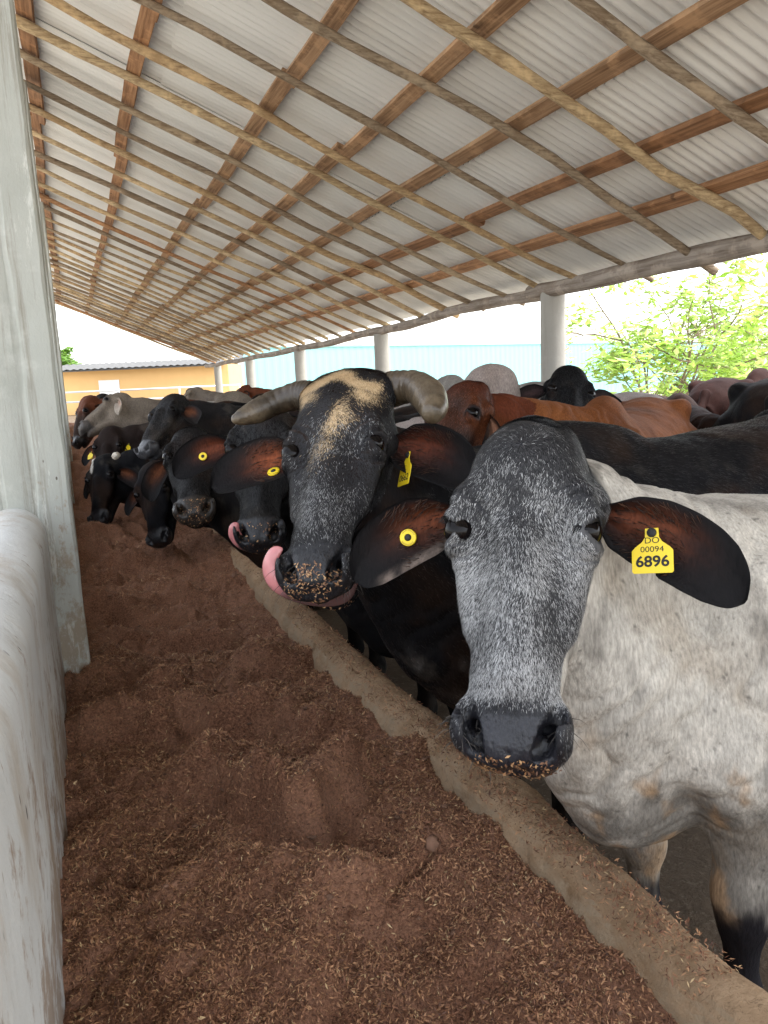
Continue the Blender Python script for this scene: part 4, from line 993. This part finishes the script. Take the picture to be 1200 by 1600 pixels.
def coat_plain(base, dark=None, muzzle=(.010, .010, .012), face=None, belly=None, seed=0, grain=.5):
    dark = dark or tuple(x * .45 for x in base)
    def f(V, q, G):
        n1 = fbm(V * np.array([3, 3, 2.2]) + seed, 4, 91); n2 = fbm(V * np.array([14, 14, 5.]) + seed, 3, 92)
        rgb = mix(dark, base, np.clip(.25 + 1.2 * (n1 - .3) + grain * (n2 - .5), 0, 1))
        if max(base) < .02:            # sun bleached brownish patches in the black hair
            br = sstep(.52, .68, fbm(V * np.array([4, 4, 3]) + seed + 40, 4, 191)); rgb = rgb + np.array((.011, .0045, .001)) * br[:, None]
            ds = sstep(.60, .72, fbm(V * np.array([10, 10, 6]) + seed + 50, 5, 192)); rgb = rgb + np.array((.030, .026, .021)) * (ds * .7)[:, None]
        leg = sstep(.50, .30, V[:, 2]); rgb = rgb * (1 - leg[:, None] * .45)
        if face is not None: hh = inhead(q) * sstep(-.05, .08, q[:, 0]) * sstep(-.2, -.1, q[:, 2]); rgb = rgb * (1 - hh[:, None]) + np.array(face) * hh[:, None]
        rgb, hair = skin_parts(q, rgb, muzzle); return np.c_[rgb, hair]
    return f
def whiteness_A(q):
    """how many white hairs grow at a point of the speckled face"""
    n = fbm(q * np.array([9, 9, 9]), 4, 93); n2 = fbm(q * np.array([24, 30, 24]), 3, 94)
    a = q[:, 0]; s = q[:, 1]; s0 = s - .01
    top = sstep(.005, -.105, a + .05 * (np.abs(s) / .1) ** 2 * 0 + (n - .5) * .06)
    w_ = .58 - .43 * top
    w_ += .16 * np.exp(-((np.abs(s) - .05) / .026) ** 2) * sstep(-.05, .02, a) * sstep(.22, .1, a)
    w_ -= .55 * np.exp(-((s - .052) / .020) ** 2 - ((a - .12) / .07) ** 2)
    w_ -= .36 * np.exp(-((s + .055) / .018) ** 2 - ((a - .125) / .06) ** 2)
    w_ -= .18 * np.exp(-((s - .0) / .025) ** 2 - ((a - .045) / .04) ** 2)
    w_ += .22 * sstep(.17, .23, a) * sstep(.275, .245, a)
    w_ += 1.1 * (n - .5) + .8 * (n2 - .5)
    w_ += .65 * sstep(-.055, -.09, q[:, 2]) * sstep(-.07, -.03, a)
    w_ += .35 * np.exp(-((a - .05) / .05) ** 2 - ((np.abs(s) - .098) / .02) ** 2)
    return np.clip(w_, .03, 1)
def coat_A(V, q, G):
    n1 = fbm(V * np.array([4, 4, 2.5]), 5, 95); n2 = fbm(V * np.array([16, 16, 6.]), 4, 96); n3 = fbm(V * 60, 3, 97)
    body = mix((.165, .15, .13), (.43, .40, .35), sstep(.34, .62, n1 + .6 * (n2 - .5)))
    dirt = sstep(.52, .68, fbm(V * np.array([5, 5, 3]) + 9, 5, 98)); body = mix(0, 1, 0 * dirt) * 0 + body * (1 - .5 * dirt[:, None]) + np.array((.25, .20, .145)) * .5 * dirt[:, None]
    low = sstep(.86, .62, V[:, 2]) * sstep(.50, .66, fbm(V * np.array([15, 15, 6]) + 4, 5, 99)); body = body * (1 - .62 * low[:, None]) + np.array((.36, .22, .11)) * .62 * low[:, None]
    spk = (vnoise(V * 110, 100) > .90) & (n2 > .45); body[spk] *= .5
    # black lower legs with a ragged edge
    lg = sstep(.37, .29, V[:, 2] + .12 * (V[:, 1] < 0.) + (fbm(V * np.array([18, 18, 7]), 3, 101) - .5) * .16); body = body * (1 - lg[:, None]) + np.array((.012, .011, .013)) * lg[:, None]
    m = inhead(q); w_ = whiteness_A(q); face = mix((.010, .010, .012), (.26, .26, .265), w_ * .6)
    jaw = sstep(-.075, -.115, q[:, 2]); front = (1 - jaw) * m * sstep(-.23, -.20, q[:, 0])
    # dark poll runs to the back of the head, jaw and neck stay pale
    pol = m * sstep(-.06, -.10, q[:, 0]) * sstep(-.125, -.10, q[:, 2]); front = np.maximum(front, pol)
    rgb = body * (1 - front[:, None]) + face * front[:, None]
    rgb, hair = skin_parts(q, rgb, (.017, .017, .021))
    return np.c_[rgb, hair]
def tan_B(q):
    n = fbm(q * np.array([16, 16, 16]), 4, 111) - .5; a = q[:, 0] + n * .05; s = q[:, 1] + (fbm(q * 19 + 5, 3, 112) - .5) * .06
    ac = np.interp(s, [-.12, .01, .105], [-.202, -.193, -.168])
    bar = np.exp(-((a - ac) / .023) ** 4) * sstep(-.128, -.108, s) * sstep(.105, .085, s)
    lft = np.exp(-((s + .092 - .3 * (a + .17)) / .020) ** 2 - ((a + .160) / .034) ** 2); dl = np.exp(-((s - .070) / .024) ** 2 - ((a + .138) / .030) ** 2)
    bl = np.exp(-((s - .012 + .20 * (a + .045)) / .019) ** 2 - ((a + .058) / .042) ** 2) * .8; bl2 = np.exp(-((s + .004) / .02) ** 2 - ((a - .02) / .04) ** 2) * .4
    return np.clip(np.maximum.reduce([bar, lft, dl, bl, bl2]) * 1.0, 0, 1)
def whiteness_B(q):
    n = fbm(q * 10, 4, 113); n2 = fbm(q * np.array([26, 30, 26]), 3, 114); a = q[:, 0]
    w_ = .30 * np.exp(-((q[:, 1] + .02) / .07) ** 2) * sstep(-.09, -.02, a) * sstep(.27, .20, a) + .9 * (n - .5) + .5 * (n2 - .5) + .10 - .12 * sstep(-.03, -.1, a)
    w_ -= .25 * np.exp(-((a - .09) / .05) ** 2 - ((q[:, 1] - .0) / .05) ** 2)
    return np.clip(w_, 0, .8)
def coat_B(V, q, G):
    f = coat_plain((.008, .0075, .0085), (.0035, .0035, .004), seed=3)(V, q, G); m = inhead(q) & (q[:, 2] > -.12)
    rgb = f[:, :3]; w_ = whiteness_B(q) * m; rgb = rgb + np.array((.16, .16, .165)) * (w_ * .5)[:, None]
    t = tan_B(q) * m; rgb = rgb * (1 - t[:, None]) + np.array((.50, .36, .20)) * t[:, None]
    th = sstep(.80, .5, V[:, 2]) * (V[:, 0] > .12) * sstep(.56, .68, fbm(V * np.array([9, 9, 4]), 4, 115)); rgb = rgb + np.array((.2, .19, .18)) * (.5 * th)[:, None]
    rgb, hair = skin_parts(q, rgb, (.012, .012, .014)); return np.c_[rgb, hair]
def coat_K(V, q, G):
    f = coat_plain((.23, .082, .027), (.09, .030, .011), seed=8)(V, q, G); rgb = f[:, :3]; m = inhead(q); n = fbm(q * 9, 4, 117); rgb = rgb * (1 - m[:, None] * np.array((.45, .55, .55)))
    dk = m * np.clip(sstep(.03, .13, q[:, 0] + (n - .5) * .1) + np.exp(-((np.abs(q[:, 1]) - .03) / .05) ** 2 - ((q[:, 0] + .03) / .08) ** 2) * .75 * sstep(-.08, -.02, q[:, 2]), 0, 1)
    top = m * sstep(-.07, -.13, q[:, 0]); rgb = rgb * (1 - .55 * top[:, None]) + np.array((.09, .022, .012)) * .55 * top[:, None]
    rgb = rgb * (1 - .92 * dk[:, None]) + np.array((.022, .015, .013)) * .85 * dk[:, None]
    rgb, hair = skin_parts(q, rgb); return np.c_[rgb, hair]
def coat_G(V, q, G):
    f = coat_plain((.005, .005, .006), (.0025, .0025, .003), seed=5)(V, q, G); rgb = f[:, :3]
    w_ = np.exp(-((q[:, 1] + .05) / .02) ** 2 - ((q[:, 0] + .09) / .06) ** 2) * inhead(q); rgb = rgb + np.array((.4, .37, .32)) * sstep(.35, .6, w_)[:, None]; return np.c_[rgb, f[:, 3]]

def ears2(tipL=None, tipR=None, **kw):
    r = []
    if tipR is not None: r.append(dict(side=-1, tip=tipR, **kw))
    if tipL is not None: r.append(dict(side=1, tip=tipL, **kw))
    return r
NOSE = -.17
SPECS = {
 'A': dict(pos=(1.20, 1.23), E=(.655, 1.0616, 1.2014), a=(-.3052, -.3692, -.8778), s=(.7554, -.6551, .0129), hs=1.06, fold=.012, h=.0062, tail=-1.0, clip=-1.0, hump=-.03, scale=.96, crest=-.03, bend=(0, .0, -.01), coat=coat_A, dewlap=1.0,
   label='pale grey cow with a speckled black and white face, nearest at the kerb',
   ears=[dict(side=-1, tip=(.075, -.300, -.10), W=.115, nrm=(.05, .35, 1.), inner=(.11, .030, .012), light=(.15, .115, .095), tag_=dict(kind='button', u=.46, v=-.08, r=.0150)),
         dict(side=1, tip=(.085, .325, -.10), W=.118, nrm=(.05, -.30, 1.), inner=(.10, .028, .012), notch=True, cup=.15, tag_=dict(kind='flag', u=.36, v=-.02, lift=.022, w=.062, h=.070, nrm=(.10, -.28, 1.), text=[('DO', .0135, -.0125, 1.1, 0), ('00094', .0125, -.0262, 1.15, 0), ('6896', .0235, -.0455, 1.08, .0006)]))]),
 'B': dict(pos=(1.20, 1.88), E=(.557, 1.741, 1.3006), a=(-.3739, -.6016, -.7059), s=(.7893, -.606, .0985), hs=1.06, h=.0078, hump=.0, scale=1.05, boss=1, crest=-.09, bend=(0, 0, -.05), coat=coat_B, mouth=.028, dewlap=1.15,
   label='black horned cow with a tan forehead patch and its tongue curled out',
   ears=[dict(side=-1, tip=(.02, -.335, -.08), W=.135, nrm=(.1, .25, 1.), inner=(.17, .046, .018), light=None, sag=.012, tag_=dict(kind='button', u=.34, v=-.38, r=.0155)),
         dict(side=1, tip=(.03, .30, -.16), W=.135, nrm=(.1, -.5, 1.), inner=(.09, .022, .010), tag_=dict(kind='flag', u=.24, v=-.25, w=.050, h=.082, narrow=True, up=(-1, .45, 0), nrm=(.1, -.75, .8), text=[('0662', .0225, -.056, .9, .0005)]))]),
 'C': dict(pos=(1.22, 2.56), E=(.577, 2.592, 1.239), a=(-.190, -.485, -.854), s=(.921, -.390, .017), h=.011, coat=coat_plain((.0075, .0075, .0085), (.0035, .0035, .004), seed=11), mouth=.015, hump=-.02, scale=.91, tail=-1.4,
   label='black cow with its pink tongue out, just behind the left horn of the horned cow',
   ears=[dict(side=-1, tip=(.05, -.32, -.10), W=.13, nrm=(.1, .2, 1.), inner=(.10, .026, .011), tag_=dict(kind='button', u=.5, v=-.1)), dict(side=1, tip=(.03, .30, -.14), W=.12)]),
 'D': dict(pos=(1.20, 3.36), E=(.458, 3.422, 1.166), a=(-.127, -.770, -.626), s=(.978, -.203, .052), h=.012, coat=coat_plain((.010, .0095, .010), (.005, .0045, .005), muzzle=(.020, .016, .013), seed=12), hump=-.02, scale=.93, tail=-1.4,
   label='charcoal cow with a crumb covered muzzle resting over the kerb',
   ears=[dict(side=-1, tip=(.12, -.20, -.16), W=.11), dict(side=1, tip=(-.09, .30, -.14), W=.13, nrm=(.3, -.1, -1.))]),
 'E': dict(pos=(1.28, 4.75), E=(.383, 4.916, .825), a=(-.011, -.465, -.885), s=(.749, -.590, .300), h=.013, coat=coat_plain((.005, .005, .0065), (.0025, .0025, .003), seed=13), hump=.05, crest=-.02,
   label='black cow eating head down with a round yellow tag in its drooping ear',
   ears=[dict(side=-1, tip=(.06, -.28, -.12), W=.11), dict(side=1, tip=(.19, .20, -.06), W=.135, nrm=(.0, -.3, 1.), inner=(.03, .02, .018), tag_=dict(kind='button', u=.42, v=.05, r=.017))]),
 'F': dict(pos=(1.38, 5.42), E=(.537, 5.325, 1.290), a=(-.494, -.564, -.662), s=(.582, -.780, .231), h=.012, coat=coat_plain((.016, .0145, .0145), (.008, .0075, .008), muzzle=(.035, .035, .038), seed=14), hump=.06,
   label='charcoal grey cow with raised head and pale lower lip, looking over the feed',
   ears=[dict(side=-1, tip=(.06, -.24, -.20), W=.10), dict(side=1, tip=(.10, .30, -.12), W=.12)]),
 'G': dict(pos=(1.05, 5.98), E=(.115, 5.949, .822), a=(-.143, -.494, -.858), s=(.752, -.618, .230), h=.014, coat=coat_G, hump=.05, crest=-.02,
   label='black cow with short white horn stubs, eating head down by the alley columns',
   ears=[dict(side=-1, tip=(.06, -.25, -.16), W=.11), dict(side=1, tip=(.10, .27, -.14), W=.12)]),
 'H': dict(pos=(1.1, 6.62), E=(.222, 6.597, 1.005), a=(-.178, -.503, -.846), s=(.893, -.444, .076), h=.015, coat=coat_plain((.018, .011, .009), (.009, .006, .005), seed=16), hump=.05,
   label='dark brown cow with yellow tags in both ears, behind the eating black cow',
   ears=[dict(side=-1, tip=(.10, -.24, -.12), W=.11, tag_=dict(kind='flag', u=.4, v=0, w=.05, h=.07)), dict(side=1, tip=(.06, .25, -.14), W=.12, tag_=dict(kind='flag', u=.2, v=.0, w=.05, h=.075, nrm=(0, -.2, 1)))]),
 'I': dict(pos=(1.3, 7.35), E=(.265, 7.293, 1.314), a=(-.72, -.45, -.53), s=(.187, -.757, .626), h=.015, coat=coat_plain((.20, .165, .13), (.10, .082, .068), muzzle=(.06, .053, .05), seed=17), hump=.10,
   label='grey beige cow with its head held up in profile before the ochre building',
   ears=[dict(side=1, tip=(.10, .20, -.22), W=.10, outer=(.35, .30, .25), inner=(.30, .2, .15), rim=(.3, .26, .22)), dict(side=-1, tip=(.08, -.24, -.2), W=.10)]),
 'J': dict(pos=(1.0, 8.25), E=(.07, 8.246, 1.230), a=(-.318, -.388, -.865), s=(.320, -.903, .287), h=.016, coat=coat_plain((.15, .045, .02), (.05, .02, .012), muzzle=(.012, .01, .01), face=(.03, .018, .014), seed=18), hump=.05,
   label='red brown cow with a dark face, farthest left beside the column',
   ears=[dict(side=1, tip=(.02, .22, -.20), W=.10, outer=(.12, .04, .02)), dict(side=-1, tip=(.05, -.24, -.16), W=.10)]),
 'K': dict(pos=(2.36, 3.10), yaw=math.pi * 1.21, E=(1.4945, 2.980, 1.281), a=(-.565, -.395, -.724), s=(.430, -.890, .150), h=.010, hs=1.14, coat=coat_K, hump=.035, scale=1.02,
   label='orange brown cow with a dark face beside the right horn of the horned cow',
   ears=[dict(side=1, tip=(.20, .15, -.22), W=.10, outer=(.22, .085, .035), inner=(.25, .12, .07)), dict(side=-1, tip=(.05, -.25, -.18), W=.12, outer=(.2, .08, .03))]),
 'N': dict(pos=(3.22, 4.72), yaw=math.pi * 1.35, E=(2.7884, 3.8974, 1.325), a=(-.4072, -.5362, -.7394), s=(.8958, -.3925, -.2086), hs=1.18, h=.013, coat=coat_plain((.007, .007, .008), (.0035, .0035, .004), seed=19), hump=.05,
   label='black cow facing out with both ears spread, below the round column',
   ears=[dict(side=-1, tip=(.11, -.30, -.11), W=.11, inner=(.05, .03, .03)), dict(side=1, tip=(-.0, .30, -.10), W=.12, inner=(.05, .03, .03))]),
}
BLK = coat_plain((.007, .007, .008), (.0035, .0035, .004), seed=30)
hid = dict(s=(0, -1, 0), ears=[dict(side=1, tip=(.08, .25, -.2), W=.1, outer=(.2, .1, .06)), dict(side=-1, tip=(.08, -.25, -.2), W=.1, outer=(.2, .1, .06))], h=.016)
def low_head(x, y, dx=-1., dy=0., z=.95): return dict(E=(x + dx * .95, y + dy * .95, z), a=(dx * .3, dy * .3, -.95), s=(-dy, dx, 0), yaw=math.atan2(dy, dx), pos=(x, y))
SPECS['L'] = dict(hid, **low_head(2.25, 4.15), hump=.15, scale=1.04, extra=[((-.22, 0, 1.40), .06, (.0, 0, 1.30), .09), ((-.05, 0, 1.36), .07, (.25, 0, 1.10), .10)], coat=coat_plain((.33, .30, .285), (.24, .195, .175), seed=31), label='white cow with a tall hump standing behind the orange brown cow')
SPECS['M'] = dict(hid, **low_head(3.2, 6.5, -.2, 1.), hump=.06, scale=1.10, coat=coat_plain((.30, .28, .255), (.09, .075, .065), seed=32), label='pale grey cow seen from its rump between the white hump and the column')
SPECS['Q'] = dict(hid, **low_head(6.15, 5.55, .9, .45), hump=.04, scale=1.07, coat=coat_plain((.026, .0085, .006), (.014, .005, .004), seed=33), label='red brown cow with its rump turned to us in front of the lime tree')
SPECS['P'] = dict(hid, **low_head(4.05, 4.35, -.5, -.86), hump=.03, scale=.97, coat=coat_plain((.035, .015, .010), (.012, .008, .006), seed=34), label='dark brown cow mostly hidden between the orange brown and red brown cows')
SPECS['R'] = dict(hid, **low_head(4.85, 4.12, .8, .6), hump=.05, scale=1.09, coat=BLK, label='black cow cut off by the right frame edge behind the horned cow')
for key, sp in SPECS.items(): make_cow(key, sp)
def copy_cow(src, loc, rz, label, sc=1.):
    r = COWS[src].root.copy(); COL.objects.link(r); r.location = loc; r.rotation_euler = (0, 0, rz); r.scale = (sc,) * 3; r['label'] = label; r['group'] = 'cows standing farther back in the shed'
    for ch in COWS[src].root.children:
        d = ch.copy(); COL.objects.link(d); d.parent = r
        for g in ch.children: e = g.copy(); COL.objects.link(e); e.parent = d
for i, (src, x, y, rz, lb, sc) in enumerate([
    ('J', 1.0, 9.3, 3.2, 'red brown cow feeding beyond the grey beige cow at the alley', 1.), ('F', 1.1, 10.3, 3.1, 'charcoal cow feeding far up the alley behind the red brown one', 1.),
    ('H', 2.4, 9.9, .4, 'dark brown cow whose back shows just under the pale rail', 1.), ('J', 3.2, 11.5, 2.6, 'red brown cow far back in the shed beyond the pale rail', 1.02),
    ('I', 2.6, 13.0, 2.2, 'pale beige cow far back below the ochre building', 1.0), ('G', 1.6, 14.0, 2.9, 'black cow far back beside the pale beige one', 1.0), ('H', 3.6, 15.5, 1.2, 'dark brown cow at the far end by the dark pen gates', 1.02)]):
    copy_cow(src, (x, y, 0), rz, lb, sc)

# details of the two near cows
A = COWS['A']; B_ = COWS['B']
vis = lambda c: inhead(c.q) & (c.q[:, 2] > -.13) & (c.col[:, 3] > .7) & (c.q[:, 0] < .268)
def flowA(q, P):
    d = np.zeros_like(q); wh = q - np.array([-.135, .005, 0]); rr = np.hypot(wh[:, 0], wh[:, 1]); k = np.exp(-(rr / .05) ** 2)
    d[:, 0] = .9 * (1 - k) + wh[:, 0] / (rr + .01) * k; d[:, 1] = (q[:, 1] * 3) * (1 - k) + wh[:, 1] / (rr + .01) * k; d[:, 2] = -.15
    d = d + (fbm(q * 22, 2, 121) - .5)[:, None] * np.array([0, 1.6, 0]); return d @ A.B
def colA(q, P, col, rg):
    w_ = whiteness_A(q); t = rg.random(len(q)); wh = t < w_ * .8
    c = np.where(wh[:, None], mix((.27, .27, .27), (.56, .56, .555), rg.random(len(q))), mix((.008, .008, .009), (.075, .074, .078), rg.random(len(q)) ** 2))
    jaw = sstep(-.085, -.12, q[:, 2])[:, None]; return c * (1 - jaw) + col * jaw
fur(A, vis(A), 150000, .0085, .0010, flowA, colA, 201, lift=.2)
def muzzle_fur(c, fl, cf, N, seed, wf):
    q = c.q; mk = inhead(q) & (q[:, 2] > -.10) & (q[:, 0] > .245) & ((q[:, 0] < .285) | (np.abs(q[:, 1]) > .066)) & (q[:, 0] < .345)
    def col(q, P, cc, rg):
        p = np.clip(wf(q) * .8 * sstep(.285, .25, q[:, 0]) + .09 * sstep(.062, .08, np.abs(q[:, 1])), 0, 1); t = rg.random(len(q))
        return np.where((t < p)[:, None], mix((.22, .22, .22), (.5, .5, .5), rg.random(len(q))), mix((.010, .010, .012), (.03, .03, .034), rg.random(len(q))))
    fur(c, mk, N, .006, .0009, fl, col, seed, 'muzzle_hair', .22)
muzzle_fur(A, flowA, colA, 15000, 205, whiteness_A)
def flowB(q, P):
    d = np.zeros_like(q); wh = q - np.array([-.09, .0, 0]); rr = np.hypot(wh[:, 0], wh[:, 1]); k = np.exp(-(rr / .05) ** 2)
    d[:, 0] = .9 * (1 - k) + wh[:, 0] / (rr + .01) * k; d[:, 1] = q[:, 1] * 3 * (1 - k) + wh[:, 1] / (rr + .01) * k; d[:, 2] = -.15
    d = d + (fbm(q * 22, 2, 122) - .5)[:, None] * np.array([0, 1.6, 0]); return d @ B_.B
def colB(q, P, col, rg):
    n = len(q); w_ = whiteness_B(q); tn = tan_B(q); t = rg.random(n); c = np.where((t < w_ * .55)[:, None], mix((.18, .18, .18), (.42, .42, .42), rg.random(n)), mix((.006, .006, .007), (.028, .027, .03), rg.random(n)))
    k = (rg.random(n) < tn * 1.1)[:, None]; return np.where(k, mix((.42, .28, .14), (.70, .54, .34), rg.random(n)), c)
muzzle_fur(B_, flowB, colB, 9000, 206, whiteness_B)
fur(B_, vis(B_), 90000, .0095, .0012, flowB, colB, 202, lift=.2)
# sparse body hair on the pale near cow
mA = (~inhead(A.q)) & (A.V[:, 2] > .5) & (A.V[:, 0] > -.75)
fur(A, mA, 80000, .008, .0008, lambda q, P: np.stack([-.55 + 0 * P[:, 0], (fbm(P * 6, 2, 7) - .5) * .8, -.8 + 0 * P[:, 0]], 1), lambda q, P, col, rg: col * rg.uniform(.85, 1.18, len(q))[:, None], 203, lift=.10)
# short coat hair on the other animals one can see closely
def flow_any(c):
    def f(q, P):
        d = np.zeros_like(q); d[:, 0] = .8; d[:, 1] = q[:, 1] * 3; d[:, 2] = -.15; return d @ c.B
    return f
def col_any(q, P, col, rg):
    t = rg.random(len(q)); g = np.where(t < .10, rg.uniform(1.6, 3.6, len(q)), rg.uniform(.5, 1.35, len(q))); return np.minimum(col * g[:, None] + np.where(t < .07, .012, 0)[:, None], .7)
for key, N in (('C', 26000), ('D', 22000), ('F', 16000), ('K', 26000), ('N', 12000)):
    c = COWS[key]; fur(c, vis(c), N, .013, .0019, flow_any(c), col_any, 240, lift=.15)
fur(B_, (~inhead(B_.q)) & (B_.V[:, 2] > .4), 60000, .016, .0017, lambda q, P: np.stack([-.6 + 0 * P[:, 0], (fbm(P * 6, 2, 7) - .5) * .8, -.6 + 0 * P[:, 0]], 1), col_any, 241, lift=.10)
for c in (A, B_):
    q = c.q; mk = inhead(q) & (q[:, 2] > -.14) & (q[:, 0] > .27) & (np.abs(q[:, 1]) > .03); P, G, qq, cc, rg = tris_sample(c, mk, 46, 230); m = MB()
    for p, g in zip(P, G):
        g = g / np.linalg.norm(g); d = g + c.B[0] * .5 + rg.normal(0, .2, 3); d /= np.linalg.norm(d); l = rg.uniform(.014, .034)
        m.tube(np.array([p, p + d * l * .5, p + d * l + c.B[0] * l * .25]), [.0007, .0005, .0002], 3, col=np.array((.05, .045, .04)) * rg.uniform(.3, 3))
    tag(m.obj('muzzle_hair', MAT['fur'], c.root), kind='stuff')
for c, N in ((A, 230), (B_, 330)):
    q = c.q; lip = inhead(q) & (q[:, 2] > -.115) & (q[:, 0] > (.340 if c is A else .303)) & (c.G @ c.B[2] > -.3)
    if c is A: lip &= (q[:, 1] < .07) & (q[:, 1] > -.062)
    else: lip &= (np.abs(q[:, 1]) < .068) & (fbm(q * 25, 2, 5) > .36)
    crumbs(c, lip, N, 211)
q = B_.q; crumbs(B_, inhead(q) & (q[:, 2] < -.10) & (q[:, 0] > .24), 200, 212)
for key, N in (('D', 260), ('C', 130)):
    c = COWS[key]; q = c.q; crumbs(c, inhead(q) & (q[:, 2] > -.10) & (q[:, 0] > .275) & (np.abs(q[:, 1]) < .07), N, 213, .012)
horn(B_, [(-.235, -.105, -.078), (-.246, -.150, -.080), (-.234, -.205, -.078), (-.190, -.252, -.062), (-.160, -.282, -.045), (-.150, -.297, -.038)], [.037, .036, .034, .029, .020, .008])
horn(B_, [(-.215, .085, -.078), (-.214, .125, -.072), (-.196, .170, -.056), (-.130, .214, -.028), (-.065, .236, -.002), (-.025, .236, .016)], [.042, .041, .040, .039, .035, .020], basec=(.075, .055, .035))
tongue(B_, [(.26, .05, -.125), (.325, .05, -.115), (.342, .01, -.106), (.342, -.050, -.078), (.324, -.098, -.052), (.294, -.108, -.032), (.272, -.092, -.014), (.268, -.070, -.008)], [.018, .019, .020, .021, .021, .020, .016, .008])
tongue(COWS['C'], [(.25, .0, -.115), (.325, .0, -.112), (.336, -.035, -.095), (.328, -.070, -.068), (.304, -.086, -.044), (.284, -.084, -.030), (.272, -.07, -.022)], [.018, .020, .022, .022, .022, .018, .010])
for sg in (-1, 1): horn(COWS['G'], [(-.15, sg * .07, -.09), (-.175, sg * .095, -.085), (-.185, sg * .12, -.08)], [.034, .032, .02], (.5, .46, .38), (.4, .34, .26))
